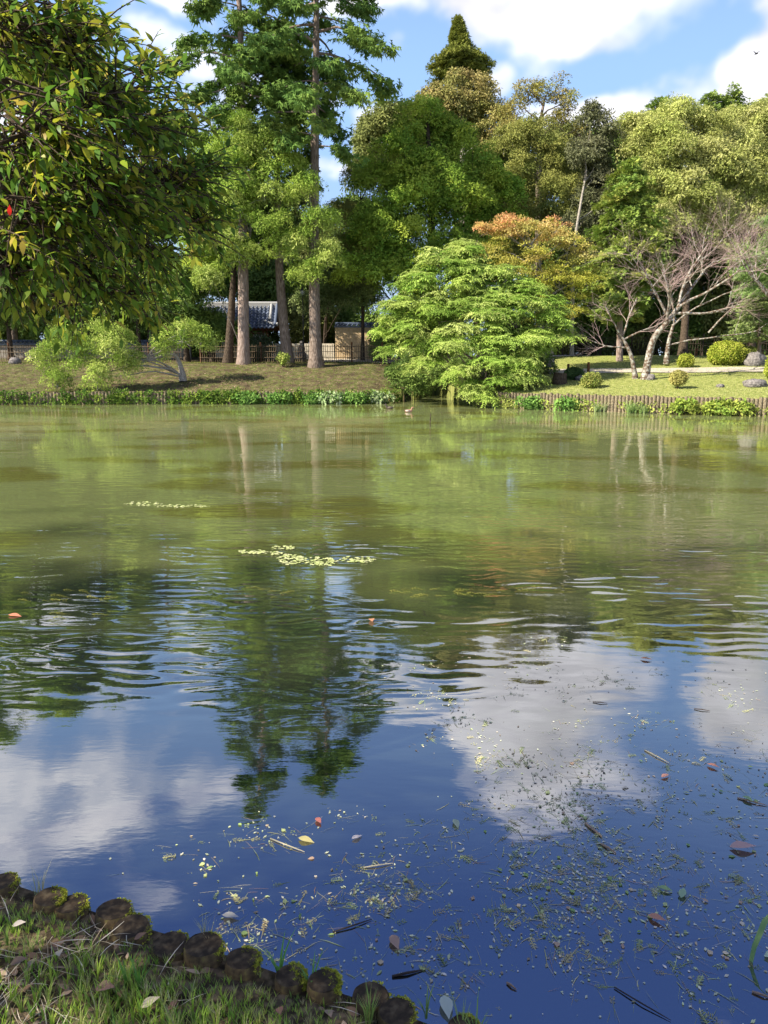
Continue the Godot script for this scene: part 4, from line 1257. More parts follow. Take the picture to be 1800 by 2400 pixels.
	obj("sandy_ground", fn.mesh(), M.sand).set_meta("kind", "structure")

	# bamboo fences
	for q in [["bamboo lattice fence below the gate and the tan wall", -11.2, 1.4, 47.9, 1.06, M.bamboo, 0.13, 47.6], ["bamboo fence stretch at the far left behind the drooping tree", -27.0, -12.2, 47.7, 1.02, M.bamboo, 0.15, 47.7], ["dark bamboo fence behind the lawn in the shade of the wood", 5.4, 30.0, 54.5, 1.25, M.bamboo_dark, 0.155, 49.5]]:
		var x0: float = q[1]
		var x1: float = q[2]
		var o := thing("bamboo_fence", q[0], "fence", Vector3.ZERO)
		var count := int((x1 - x0) / q[6])
		var pm := CylinderMesh.new()
		pm.top_radius = 0.016
		pm.bottom_radius = 0.018
		pm.height = q[4]
		pm.radial_segments = 6
		pm.rings = 1
		var post := CylinderMesh.new()
		post.top_radius = 0.05
		post.bottom_radius = 0.055
		post.height = q[4] + 0.25
		post.radial_segments = 8
		post.rings = 1
		for k in count:
			var f := (k + 0.5) / count
			var x := lerpf(x0, x1, f)
			var z: float = lerpf(q[3], q[7], f)
			var g := on_ground(x, z)
			var b := obj("bamboo_pole", pm, q[5], o)
			b.position = g + Vector3(0, q[4] * 0.5 + rng.randf_range(-0.05, 0.05), 0)
			b.rotation = Vector3(rng.randf_range(-0.04, 0.04), rng.randf() * 6, rng.randf_range(-0.05, 0.05))
			if k % 14 == 0:
				var p := obj("post", post, M.timber if q[5] == M.bamboo else M.bamboo_dark, o)
				p.position = g + Vector3(0, (q[4] + 0.1) * 0.5, -0.06)
		for y in [0.3, 0.62, 0.92]:
			s = Shape.new()
			var pts := PackedVector3Array()
			var rad := PackedFloat32Array()
			for k in 25:
				var x := lerpf(x0, x1, k / 24.0)
				pts.append(on_ground(x, lerpf(q[3], q[7], k / 24.0)) + Vector3(0, y * q[4], 0.035))
				rad.append(0.018)
			s.tube(pts, rad, 6)
			obj("rail", s.mesh(), q[5], o)
	# lamp post
	var lp := thing("lamp_post", "thin dark lamp post between the two tall trunks", "lamp post", on_ground(-5.03, 49.5))
	s = Shape.new()
	s.tube(PackedVector3Array([Vector3(0, -0.2, 0), Vector3(0, 0.4, 0), Vector3(0, 0.45, 0), Vector3(0, 3.95, 0)]), PackedFloat32Array([0.07, 0.07, 0.045, 0.035]), 8)
	s.box(Vector3(0, 4.0, 0), Vector3(0.3, 0.06, 0.3))
	obj("pole", s.mesh(), M.iron, lp)
	s = Shape.new()
	s.tube(PackedVector3Array([Vector3(0, 4.03, 0), Vector3(0, 4.3, 0)]), PackedFloat32Array([0.11, 0.15]), 8)
	obj("lamp_head", s.mesh(), M.lamp_glass, lp)
	s = Shape.new()
	s.tube(PackedVector3Array([Vector3(0, 4.3, 0), Vector3(0, 4.36, 0), Vector3(0, 4.46, 0)]), PackedFloat32Array([0.2, 0.17, 0.02]), 8)
	obj("cap", s.mesh(), M.iron, lp)


# ---------------------------------------------------------------- edging of the pond
func build_edging() -> void:
	rng.seed = 33
	for q in [["pile_wall", "weathered log pile wall edging the left bank under creeping plants", -24.0, 0.1, 0.60, 0.165], ["pile_wall", "sunlit log pile wall edging the lawn on the right", 4.4, 19.0, 0.70, 0.15]]:
		var o := thing(q[0], q[1], "retaining wall", Vector3.ZERO)
		var shapes := []
		for k in 4:
			var s := Shape.new()
			var r: float = q[5] * rng.randf_range(0.46, 0.54)
			s.tube(PackedVector3Array([Vector3(0, -0.75, 0), Vector3(0, -0.02, 0), Vector3(0, 0, 0)]), PackedFloat32Array([r, r, r * 0.86]), 9)
			shapes.append(s.mesh())
		var x: float = q[2]
		while x < q[3]:
			var z := shore_z(x) - 0.1
			var dx: float = q[5]
			var sl := (shore_z(x + 0.1) - shore_z(x)) / 0.1
			var b := obj("pile", shapes[rng.randi() % 4], M.pile_log, o)
			b.position = Vector3(x, q[4] + rng.randf_range(-0.05, 0.03), -z)
			b.rotation = Vector3(rng.randf_range(-0.03, 0.03), rng.randf() * 6.0, rng.randf_range(-0.03, 0.03))
			x += dx / sqrt(1.0 + sl * sl)
	# creeping green over the walls, too fine to count
	var cp := Copies.new()
	for k in 1500:
		var x := rng.randf_range(-21.0, 0.8)
		var dens := 0.42 + 0.7 * wob.get_noise_2d(x * 22.0, 3.0) + 0.2 * smoothstep(-14, -6, x)
		if rng.randf() > dens:
			continue
		var z := shore_z(x) - rng.randf_range(0.12, 0.32)
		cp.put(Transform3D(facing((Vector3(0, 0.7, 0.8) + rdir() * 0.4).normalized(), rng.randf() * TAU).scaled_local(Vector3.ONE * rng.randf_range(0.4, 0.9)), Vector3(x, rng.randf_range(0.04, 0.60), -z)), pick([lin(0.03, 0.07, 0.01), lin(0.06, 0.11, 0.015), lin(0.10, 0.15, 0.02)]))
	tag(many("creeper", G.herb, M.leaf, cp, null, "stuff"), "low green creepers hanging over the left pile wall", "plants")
	cp = Copies.new()
	for k in 700:
		var x := rng.randf_range(4.3, 17.0)
		if rng.randf() > 0.3 + 0.6 * wob.get_noise_2d(x * 30.0, 9.0):
			continue
		var z := shore_z(x) - rng.randf_range(0.12, 0.34)
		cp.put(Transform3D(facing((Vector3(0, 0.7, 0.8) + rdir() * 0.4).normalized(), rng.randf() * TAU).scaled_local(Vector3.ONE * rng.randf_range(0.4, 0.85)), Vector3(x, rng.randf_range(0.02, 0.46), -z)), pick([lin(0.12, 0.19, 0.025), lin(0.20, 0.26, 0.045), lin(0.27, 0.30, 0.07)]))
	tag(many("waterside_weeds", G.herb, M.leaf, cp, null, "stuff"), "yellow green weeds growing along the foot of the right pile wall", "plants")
	# leafy plants that stand out
	for q in [[580, 937, 40, 0, "bright green leafy plant on the left wall below the straight grey trunk"], [655, 935, 48, 0, "wide leafy plant on the left wall below the trunks"], [780, 930, 45, 1, "pale large leaved plant on the left wall near the inlet"], [832, 932, 34, 0, "small bright plant right of the pale large leaved plant"], [885, 930, 42, 1, "pale leafy plant at the corner of the left wall and inlet"], [730, 938, 28, 0, "tiny green plant low on the left wall left of the pale one"], [1255, 950, 45, 0, "dark green plant at the left end of the right wall"], [1310, 945, 40, 0, "mid green plant at the right wall beside the reeds"], [1590, 955, 42, 2, "yellow green plant in the middle of the right wall"], [1690, 960, 60, 2, "wide bright yellow green plant on the right wall"], [1755, 964, 45, 2, "bright plant near the right edge of the wall"], [1640, 955, 32, 2, "small yellow green plant between two larger ones on the right wall"]]:
		var th := atan((q[1] - 1200) / 1813.0) + deg_to_rad(11.25)
		var zz := 2.0 / tan(th)
		var x: float = (q[0] - 900) / 1813.0 * zz * 0.985
		var z := shore_z(x) - 0.3
		var r: float = q[2] / 1813.0 * z
		var cs: Array = [[lin(0.06, 0.14, 0.025), lin(0.11, 0.21, 0.04)], [lin(0.20, 0.30, 0.12), lin(0.30, 0.38, 0.18), lin(0.12, 0.22, 0.06)], [lin(0.16, 0.23, 0.03), lin(0.24, 0.29, 0.05), lin(0.10, 0.17, 0.025)]][q[3]]
		shrub("leafy_plant", q[4], Vector3(x, 0.02, -z), Vector3(r * 0.85, minf(r * 0.42, 0.27), 0.32), cs, G.herb, int(52 * r + 22), [0.5, 1.15], 0.0, "", "plant")
	for q in [[1440, 955, 1.0, "fountain of long strap leaves at the foot of the right wall"], [1475, 962, 0.8, "smaller strap leaved clump right of the long leaved one"], [1365, 955, 0.9, "thin upright reed clump left of the strap leaves"], [1130, 940, 0.5, "sparse reeds standing in water below the hanging tree"]]:
		var th := atan((q[1] - 1200) / 1813.0) + deg_to_rad(11.25)
		var zz := 2.2 / tan(th)
		var x: float = (q[0] - 900) / 1813.0 * zz * 0.985
		var z := minf(shore_z(x) - 0.35, zz)
		var t := thing("reed_clump", q[3], "reeds", Vector3(x, -0.05, -z))
		var c2 := Copies.new()
		for k in 7:
			c2.put(Transform3D(Basis(Vector3.UP, rng.randf() * TAU).scaled_local(Vector3.ONE * q[2] * rng.randf_range(0.6, 0.95)), Vector3(rng.randf_range(-0.5, 0.5), 0, rng.randf_range(-0.15, 0.15)) * q[2]), pick([lin(0.16, 0.25, 0.07), lin(0.24, 0.32, 0.12), lin(0.12, 0.2, 0.05)]))
		many("foliage", G.strap, M.leaf, c2, t)
	# short grass, leaf litter
	cp = Copies.new()
	for k in 22000:
		var x := rng.randf_range(3.5, 26.0)
		var z := shore_z(x) + pow(rng.randf(), 1.3) * 17.0 + 0.1
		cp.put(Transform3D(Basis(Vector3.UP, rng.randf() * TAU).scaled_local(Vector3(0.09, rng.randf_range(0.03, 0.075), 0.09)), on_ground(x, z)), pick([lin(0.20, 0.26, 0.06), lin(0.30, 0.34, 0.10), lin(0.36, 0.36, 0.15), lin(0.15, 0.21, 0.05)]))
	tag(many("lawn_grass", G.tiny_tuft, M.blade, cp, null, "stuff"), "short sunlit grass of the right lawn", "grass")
	cp = Copies.new()
	var lit := Copies.new()
	for k in 16000:
		var x := rng.randf_range(-24.0, 3.0)
		var d := rng.randf() * 11.0
		var z := shore_z(x) + d
		var g := 0.62 + 1.0 * wob.get_noise_2d(x * 12.0, z * 14.0 + 50.0) + 0.2 * smoothstep(4.0, 9.0, d) + 0.3 * smoothstep(-14.0, -18.0, x)
		if rng.randf() < g:
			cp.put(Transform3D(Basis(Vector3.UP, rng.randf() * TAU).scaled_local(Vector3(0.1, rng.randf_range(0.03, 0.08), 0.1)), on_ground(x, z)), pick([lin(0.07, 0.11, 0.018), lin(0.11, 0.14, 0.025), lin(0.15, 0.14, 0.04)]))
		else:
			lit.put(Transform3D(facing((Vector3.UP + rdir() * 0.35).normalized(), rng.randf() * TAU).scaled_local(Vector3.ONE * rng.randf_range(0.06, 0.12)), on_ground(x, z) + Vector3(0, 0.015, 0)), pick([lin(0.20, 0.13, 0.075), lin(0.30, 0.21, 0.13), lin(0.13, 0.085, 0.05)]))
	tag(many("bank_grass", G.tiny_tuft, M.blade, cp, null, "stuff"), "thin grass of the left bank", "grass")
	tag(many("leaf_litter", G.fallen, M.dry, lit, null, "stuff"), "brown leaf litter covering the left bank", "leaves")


func build_lawn_things() -> void:
	rng.seed = 70
	var yel := [lin(0.11, 0.16, 0.015), lin(0.20, 0.25, 0.025), lin(0.32, 0.34, 0.05)]
	var grn := [lin(0.10, 0.15, 0.03), lin(0.16, 0.19, 0.04), lin(0.20, 0.2, 0.05)]
	shrub("clipped_shrub", "large round clipped shrub beside the grey boulder", on_ground(17.88, 41.2), Vector3(0.86, 0.58, 0.8), yel, G.box_leaf, 900, [0.8, 1.2])
	shrub("clipped_shrub", "small round clipped shrub left of the large one beyond the path", on_ground(15.70, 41), Vector3(0.36, 0.31, 0.35), yel, G.box_leaf, 260, [0.7, 1.0])
	shrub("clipped_shrub", "small leggy shrub on bare stems in the middle of the lawn", on_ground(12.61, 33.6), Vector3(0.32, 0.24, 0.3), [lin(0.2, 0.2, 0.05), lin(0.28, 0.25, 0.07)], G.box_leaf, 170, [0.7, 1.0], 0.22)
	shrub("clipped_shrub", "dark green clipped shrub at the left end of the lawn", on_ground(9.26, 35), Vector3(0.39, 0.31, 0.36), grn, G.box_leaf, 280, [0.7, 1.05])
	shrub("clipped_shrub", "rounded shrub cut off by the right edge of the lawn", on_ground(17.53, 35), Vector3(0.5, 0.55, 0.5), yel, G.box_leaf, 380, [0.8, 1.1])
	shrub("clipped_shrub", "low dark shrub beside the wooden stake left of the lawn", on_ground(9.19, 38), Vector3(0.4, 0.26, 0.35), [lin(0.03, 0.06, 0.02), lin(0.05, 0.09, 0.03)], G.box_leaf, 260, [0.8, 1.1])
	shrub("clipped_shrub", "low round shrub behind the grey boulder", on_ground(20.27, 44), Vector3(0.5, 0.3, 0.4), grn, G.box_leaf, 300, [0.8, 1.1])
	shrub("leafy_sapling", "small yellow green sapling on the grass before the leaning grey trunk", on_ground(-5.74, 44.8), Vector3(0.35, 0.4, 0.3), [lin(0.16, 0.24, 0.04), lin(0.25, 0.30, 0.06)], G.herb, 40, [0.6, 0.9], 0.1, "", "sapling")
	shrub("evergreen_shrub", "dark evergreen shrub under the eaves of the gate", on_ground(-7.88, 50), Vector3(1.0, 0.85, 0.8), [lin(0.03, 0.05, 0.025), lin(0.05, 0.075, 0.035)], G.broad, 150, [0.6, 1.0])
	shrub("evergreen_shrub", "green shrub hanging before the tan wall beyond the fence", on_ground(-0.33, 50), Vector3(0.6, 1.1, 0.6), [lin(0.07, 0.12, 0.03), lin(0.11, 0.17, 0.04)], G.broad, 170, [0.6, 1.0])
	boulder("boulder", "grey pointed boulder right of the large round shrub", on_ground(19.10, 40.6), Vector3(0.55, 0.5, 0.45), 4.0)
	boulder("boulder", "flat pale boulder on the lawn near the right edge", on_ground(15.82, 33.4), Vector3(0.5, 0.24, 0.4), 34.0)
	boulder("stone", "small stone at the foot of the lichened cherry", on_ground(12.45, 36.6), Vector3(0.2, 0.2, 0.2), 60.0)
	boulder("stone", "flat little stone in the open lawn", on_ground(14.42, 33.6), Vector3(0.18, 0.1, 0.16), 90.0)
	boulder("stone", "reddish stone beside the wooden stake", on_ground(9.44, 37.6), Vector3(0.3, 0.16, 0.25), 120.0)
	boulder("stone", "pale stone on the grass at the far left", on_ground(-21.31, 45.5), Vector3(0.34, 0.26, 0.3), 150.0)
	for q in [[1378, 38.2, 0.75, "short dark wooden stake at the end of the path"], [1331, 38.6, 0.7, "thin wooden stake left of the low dark shrub"], [1628, 46.0, 0.45, "short pale stump post beyond the small round shrub"]]:
		var s := Shape.new()
		s.tube(PackedVector3Array([Vector3(0, -0.2, 0), Vector3(0.01, q[2] * 0.6, 0), Vector3(0, q[2], 0)]), PackedFloat32Array([0.075, 0.07, 0.06]), 8)
		var o := obj("wooden_stake", s.mesh(), M.timber)
		o.position = on_ground((q[0] - 900) / 1813.0 * q[1] * 0.985, q[1])
		tag(o, q[3], "stake")
	var st := Shape.new()
	st.tube(PackedVector3Array([Vector3(0, -0.2, 0), Vector3(0, 0.25, 0), Vector3(0.02, 0.5, 0)]), PackedFloat32Array([0.42, 0.33, 0.3]), 12)
	var so := obj("tree_stump", st.mesh(), M.bark_dark)
	so.position = on_ground(8.24, 36.8)
	tag(so, "dark decaying tree stump at the left end of the lawn", "stump")
	# statue seen through the fence
	var fs := Shape.new()
	blob(fs, Vector3(0, 0.3, 0), Vector3(0.32, 0.34, 0.28), 0.2, 11.0)
	blob(fs, Vector3(0, 0.8, 0), Vector3(0.22, 0.3, 0.2), 0.2, 41.0, false)
	blob(fs, Vector3(0, 1.15, 0), Vector3(0.12, 0.14, 0.12), 0.1, 81.0, false)
	var sto := obj("stone_lantern", fs.mesh(), M.rock)
	sto.position = on_ground(-5.25, 50.3)
	tag(sto, "weathered small stone marker seen through the fence by the lamp post", "stone")


func duck(label: String, at: Vector3, turn: float, body: Array, group: String) -> void:
	var t := thing("duck", label, "duck", at, turn, group)
	var s := Shape.new()
	# one sweep: tail, back, breast, neck, head, bill
	var pts := PackedVector3Array([Vector3(-0.2, 0.075, 0), Vector3(-0.17, 0.06, 0), Vector3(-0.11, 0.04, 0), Vector3(-0.02, 0.035, 0), Vector3(0.07, 0.045, 0), Vector3(0.115, 0.085, 0), Vector3(0.125, 0.13, 0), Vector3(0.135, 0.165, 0), Vector3(0.16, 0.185, 0), Vector3(0.19, 0.178, 0), Vector3(0.215, 0.168, 0), Vector3(0.24, 0.162, 0)])
	s.tube(pts, PackedFloat32Array([0.006, 0.03, 0.062, 0.078, 0.07, 0.046, 0.033, 0.036, 0.038, 0.028, 0.013, 0.008]), 12)
	obj("body", s.mesh(), body[0], t)
	for sd in [-1, 1]:
		s = Shape.new()
		blob(s, Vector3(-0.06, 0.06, 0.066 * sd), Vector3(0.115, 0.04, 0.018), 0.05, 4.0, false)
		obj("wing", s.mesh(), body[1], t)
	s = Shape.new()
	s.tube(PackedVector3Array([Vector3(0.195, 0.172, 0), Vector3(0.225, 0.163, 0), Vector3(0.252, 0.158, 0)]), PackedFloat32Array([0.018, 0.014, 0.006]), 8)
	obj("bill", s.mesh(), M.iron, t)


func build_water_things() -> void:
	rng.seed = 88
	var w := Vector2(1.03, 32.31)
	duck("brown duck with pale flank swimming before the inlet", Vector3(w.x, 0, -w.y), 0.3, [plain(0.30, 0.17, 0.11, 0.8), plain(0.52, 0.42, 0.36, 0.8)], "")
	w = Vector2(0.23, 34.52)
	duck("dark duck left of the pale flanked one near the corner plants", Vector3(w.x, 0, -w.y), 2.9, [plain(0.05, 0.04, 0.03, 0.8), plain(0.09, 0.075, 0.055, 0.8)], "")
	# pads of floating leaves
	for q in [[Vector2(-3.69, 11.66), 0.42, 0.20, 46, "left half of the farther pair of floating leaf rafts"], [Vector2(-3.06, 11.49), 0.62, 0.13, 60, "long thin floating leaf raft of the farther pair"], [Vector2(-1.53, 8.68), 0.22, 0.10, 36, "leftmost small floating leaf raft of the nearer row"], [Vector2(-1.27, 8.62), 0.14, 0.08, 18, "tiny floating leaf raft between two rafts of the nearer row"], [Vector2(-1.18, 8.87), 0.19, 0.09, 28, "upper floating leaf raft of the nearer row"], [Vector2(-1.04, 8.34), 0.20, 0.26, 70, "dense tall floating leaf raft in the middle of the nearer row"], [Vector2(-0.71, 8.24), 0.28, 0.20, 64, "slanting floating leaf raft beside the bright sky reflection"], [Vector2(-0.29, 8.32), 0.28, 0.15, 48, "rightmost loose floating leaf raft of the nearer row"]]:
		var t := thing("leaf_raft", q[4], "water plant", Vector3(q[0].x, 0, -q[0].y))
		var cp := Copies.new()
		for k in int(q[3] * 1.0):
			var a := rng.randf() * TAU
			var r := sqrt(rng.randf())
			var p := Vector3(cos(a) * r * q[1], 0.006 + rng.randf() * 0.006, sin(a) * r * q[2] + cos(a) * r * 0.2 * q[2]) * Vector3(0.72, 1, 0.9)
			cp.put(Transform3D(Basis(Vector3.UP, rng.randf() * TAU) * Basis(Vector3.RIGHT, rng.randf_range(-0.12, 0.12)) * Basis.from_scale(Vector3.ONE * rng.randf_range(0.04, 0.07)), p), pick([lin(0.27, 0.32, 0.10), lin(0.36, 0.39, 0.16), lin(0.20, 0.26, 0.07)]))
		many("floating_leaf", leaf_pad(), M.scrap, cp, t)
	# submerged weed
	var cp2 := Copies.new()
	for q in [[Vector2(-2.55, 6.70), 1.1, 0.55, 420, 0], [Vector2(-2.73, 6.03), 0.8, 0.35, 200, 0], [Vector2(-1.99, 7.23), 0.9, 0.4, 160, 1], [Vector2(-1.08, 7.23), 0.7, 0.5, 170, 1], [Vector2(0.73, 7.09), 0.9, 0.28, 260, 1], [Vector2(1.68, 7.30), 0.5, 0.12, 60, 1], [Vector2(1.72, 9.19), 1.5, 0.7, 260, 0], [Vector2(0.00, 7.68), 1.2, 0.5, 220, 1], [Vector2(-2.34, 9.19), 1.7, 0.8, 260, 1], [Vector2(-0.85, 10.75), 2.0, 0.9, 240, 1], [Vector2(2.33, 8.19), 1.6, 0.7, 240, 1], [Vector2(4.84, 10.75), 1.6, 0.8, 160, 0], [Vector2(-2.62, 13.83), 2.4, 1.2, 220, 1], [Vector2(-4.80, 14.34), 2.2, 1.2, 200, 1], [Vector2(1.93, 13.83), 2.5, 1.3, 230, 1], [Vector2(3.42, 11.06), 2.0, 1.0, 170, 1], [Vector2(0.18, 6.24), 1.0, 0.4, 160, 1], [Vector2(-1.15, 5.84), 1.0, 0.4, 140, 1], [Vector2(-2.18, 5.32), 0.7, 0.3, 100, 0], [Vector2(3.32, 7.23), 1.0, 0.4, 120, 1]]:
		for k in q[3] * 2:
			var a := rng.randf() * TAU
			var r := pow(rng.randf(), 0.6)
			var cl: Array = [[lin(0.34, 0.25, 0.03), lin(0.46, 0.36, 0.05), lin(0.22, 0.20, 0.03)], [lin(0.26, 0.28, 0.04), lin(0.36, 0.35, 0.06), lin(0.18, 0.22, 0.04)]][q[4]]
			cp2.put(Transform3D(Basis.from_euler(Vector3(rng.randf_range(-0.12, 0.12), rng.randf_range(-0.5, 0.5) + (PI if rng.randf() < 0.5 else 0.0), rng.randf_range(-0.08, 0.08))).scaled_local(Vector3.ONE * rng.randf_range(0.25, 0.6)), Vector3(q[0].x + cos(a) * r * q[1] * 1.2, -0.075 - 0.25 * pow(rng.randf(), 1.3), -q[0].y + sin(a) * r * q[2] * 1.3)), pick(cl))
	tag(many("water_weed", G.weed, M.weed, cp2, null, "stuff"), "feathery olive weed drifting under the surface", "water weed")
	# weed that breaks the surface
	cp2 = Copies.new()
	for q in [[Vector2(0.73, 7.07), 0.5, 0.1, 16], [Vector2(0.45, 7.16), 0.3, 0.08, 6], [Vector2(1.70, 7.23), 0.36, 0.07, 8], [Vector2(-2.79, 7.02), 0.6, 0.2, 14], [Vector2(-2.72, 6.35), 0.4, 0.2, 6], [Vector2(-1.06, 7.09), 0.3, 0.2, 8]]:
		for k in q[3]:
			cp2.put(Transform3D(Basis.from_euler(Vector3(0, rng.randf_range(-0.5, 0.5), rng.randf_range(-0.15, 0.15))).scaled_local(Vector3(1, 1, 0.5) * rng.randf_range(0.08, 0.22)), Vector3(q[0].x + rng.randf_range(-1, 1) * q[1], 0.002, -q[0].y + rng.randf_range(-1, 1) * q[2])), pick([lin(0.16, 0.16, 0.03), lin(0.11, 0.12, 0.02)]))
	tag(many("surface_weed", G.weed, M.weed, cp2, null, "stuff"), "yellowish weed strands breaking the surface in mid pond", "water weed")
	# drifting leaves that one can pick out
	for q in [[Vector2(0.34, 3.39), 0.085, 0.2, [0.30, 0.36, 0.26], "large pale green decaying leaf drifting in the middle"], [Vector2(-0.65, 2.73), 0.085, 1.4, [0.42, 0.40, 0.36], "pale round leaf floating nearest the row of logs"], [Vector2(-0.15, 3.23), 0.07, 2.2, [0.62, 0.52, 0.50], "whitish pink leaf floating above the debris trail"], [Vector2(0.03, 2.62), 0.1, 0.3, [0.33, 0.22, 0.17], "brown oval leaf beside the submerged dark twig"], [Vector2(0.21, 2.33), 0.12, 0.1, [0.40, 0.46, 0.40], "long pale leaf floating near the bottom logs"], [Vector2(1.06, 2.73), 0.085, 0.9, [0.40, 0.20, 0.14], "square reddish brown leaf among the right debris"], [Vector2(1.23, 2.83), 0.08, 2.6, [0.22, 0.32, 0.20], "grey green leaf right of the reddish square leaf"], [Vector2(1.42, 2.51), 0.12, 1.7, [0.34, 0.42, 0.30], "pale green leaf at the lower right edge"], [Vector2(1.58, 3.17), 0.14, 1.5, [0.40, 0.26, 0.24], "long curved pinkish leaf at the right"], [Vector2(1.78, 3.91), 0.08, 0.8, [0.60, 0.26, 0.17], "orange red leaf in the reflected cloud at the right"], [Vector2(1.48, 3.77), 0.07, 2.1, [0.55, 0.27, 0.19], "smaller orange leaf below the reflected cloud"], [Vector2(1.91, 5.44), 0.1, 1.2, [0.42, 0.20, 0.10], "orange brown leaf floating in the reflected blue gap"], [Vector2(1.16, 2.90), 0.07, 1.0, [0.20, 0.30, 0.13], "green leaf in the thickest debris"], [Vector2(1.83, 3.59), 0.08, 0.4, [0.22, 0.33, 0.16], "green leaf by the brown twig at the right"], [Vector2(-0.11, 6.33), 0.13, 0.1, [0.30, 0.15, 0.09], "brown leaf floating beside the dark tree reflection"], [Vector2(-3.27, 6.43), 0.15, 1.4, [0.45, 0.16, 0.10], "reddish leaf floating at the left edge"], [Vector2(-0.33, 3.40), 0.07, 0.5, [0.33, 0.12, 0.10], "small red brown leaf floating below the dark reflection"], [Vector2(-0.40, 3.24), 0.1, 1.2, [0.40, 0.36, 0.16], "yellowish leaf at the tip of the floating stem"]]:
		var o := obj("floating_leaf", drift_leaf(), plain(minf(q[3][0] * 1.35, 0.8), minf(q[3][1] * 1.35, 0.8), minf(q[3][2] * 1.3, 0.8), 0.6, false, 0.3))
		o.transform = Transform3D(Basis.from_euler(Vector3(rng.randf_range(-0.15, 0.1), q[2], rng.randf_range(-0.1, 0.1))).scaled_local(Vector3(0.75, 1.0, 1.0) * q[1] * 0.85), Vector3(q[0].x, 0.008, -q[0].y))
		tag(o, q[4], "leaf")
	for q in [[Vector2(1.49, 4.07), Vector2(1.58, 3.92), 0.004, "pale stick floating by the reflected cloud", 0], [Vector2(0.97, 3.36), Vector2(1.02, 3.25), 0.006, "thick brown stick slanting in the right debris", 1], [Vector2(1.00, 3.20), Vector2(1.05, 3.13), 0.005, "short brown stick just below the thick one", 1], [Vector2(1.30, 2.35), Vector2(1.36, 2.32), 0.004, "brown twig at the bottom right edge", 1], [Vector2(0.44, 2.39), Vector2(0.47, 2.36), 0.004, "tiny brown stick alone on dark water", 1], [Vector2(-0.20, 2.64), Vector2(-0.05, 2.71), 0.003, "dark bent twig lying just under the surface", 2], [Vector2(0.03, 2.42), Vector2(0.14, 2.45), 0.005, "rusty dark stick near the bottom logs", 2], [Vector2(-0.09, 3.03), Vector2(0.04, 3.06), 0.003, "thin pale stem floating in the middle debris", 0], [Vector2(-0.53, 3.24), Vector2(-0.36, 3.14), 0.003, "long yellowish stem floating left of centre", 0], [Vector2(1.80, 3.58), Vector2(1.92, 3.51), 0.004, "brown twig by the right edge", 1], [Vector2(0.82, 2.37), Vector2(0.97, 2.23), 0.0025, "very thin drowned stem near the bottom right", 2], [Vector2(1.36, 4.70), Vector2(1.45, 4.68), 0.003, "small dark stick in the reflected cloud", 2], [Vector2(1.98, 4.60), Vector2(2.07, 4.57), 0.003, "thin dark stick farther right in the reflected cloud", 2]]:
		var a: Vector2 = q[0]
		var b: Vector2 = q[1]
		var s := Shape.new()
		var p0 := Vector3(a.x, 0.004, -a.y)
		var p1 := Vector3(b.x, 0.004, -b.y)
		var m := (p0 + p1) * 0.5 + Vector3(0, 0.004, 0.03 * p0.distance_to(p1))
		s.tube(PackedVector3Array([p0, p0.lerp(m, 0.6), m, m.lerp(p1, 0.6), p1]), PackedFloat32Array([q[2], q[2] * 1.1, q[2], q[2] * 0.8, q[2] * 0.4]), 6)
		s.v = PackedVector3Array(Array(s.v).map(func(p): return p + rdir() * q[2] * 0.15))
		var o := obj("floating_stick", s.mesh(), [plain(0.5, 0.46, 0.32, 0.8), plain(0.33, 0.24, 0.17, 0.85), plain(0.04, 0.03, 0.025, 0.8)][q[4]])
		tag(o, q[3], "stick")
	# the crowd of scraps
	var sm := [drift_leaf(), leaf_pad()]
	for k in 150:
		var px := rng.randf_range(1080, 1840)
		var py := rng.randf_range(1780, 2260)
		if k % 5 == 0:
			px = rng.randf_range(440, 1060)
			py = rng.randf_range(1930, 2330)
		if k % 5 != 0 and absf((px - 1500) / 420.0) + absf((py - 2010) / 330.0) > 1.25:
			px = lerpf(px, 1500, 0.5)
			py = lerpf(py, 2010, 0.5)
		var th := atan((py - 1200) / 1813.0) + deg_to_rad(11.25)
		var z := 2.2 / tan(th)
		var x := (px - 900) / 1813.0 * z * 1.15
		if z < near_shore(x) + 0.08:
			continue
		var green := k % 3 != 0
		var o := obj("leaf_scrap", sm[k % 2], M["scrap_%d" % [rng.randi() % 3 + (0 if green else 3)]])
		o.transform = Transform3D(Basis.from_euler(Vector3(rng.randf_range(-0.13, 0.13), rng.randf() * TAU, rng.randf_range(-0.13, 0.13))).scaled_local(Vector3(rng.randf_range(0.5, 1.5), 1, 1) * rng.randf_range(0.012, 0.032)), Vector3(x, 0.004, -z))
		tag(o, "small green leaf scrap adrift in the near debris" if green else "small tan leaf scrap adrift in the near debris", "leaf", "green leaf scraps in the debris" if green else "tan leaf scraps in the debris")
	var cp := Copies.new()
	var st := Copies.new()
	var wd := Copies.new()
	for k in 210:   # knots of stems, weed and crumbs, thickest on the right
		var px := 1480.0 + 330.0 * rng.randfn(0.0, 0.85)
		var py := 2010.0 + 190.0 * rng.randfn(0.0, 0.9)
		if k % 8 == 0:
			px = rng.randf_range(480, 1060)
			py = rng.randf_range(1930, 2330)
		elif k % 7 == 1:
			px = rng.randf_range(950, 1800)
			py = rng.randf_range(1500, 1800)
		var th := atan((py - 1200) / 1813.0) + deg_to_rad(11.25)
		var cz := 2.2 / tan(th)
		var cx := (px - 900) / 1813.0 * cz * 1.15
		if cz < near_shore(cx) + 0.12 or cz > 6.5:
			continue
		var size := rng.randf_range(0.05, 0.2)
		var ay := rng.randf() * TAU
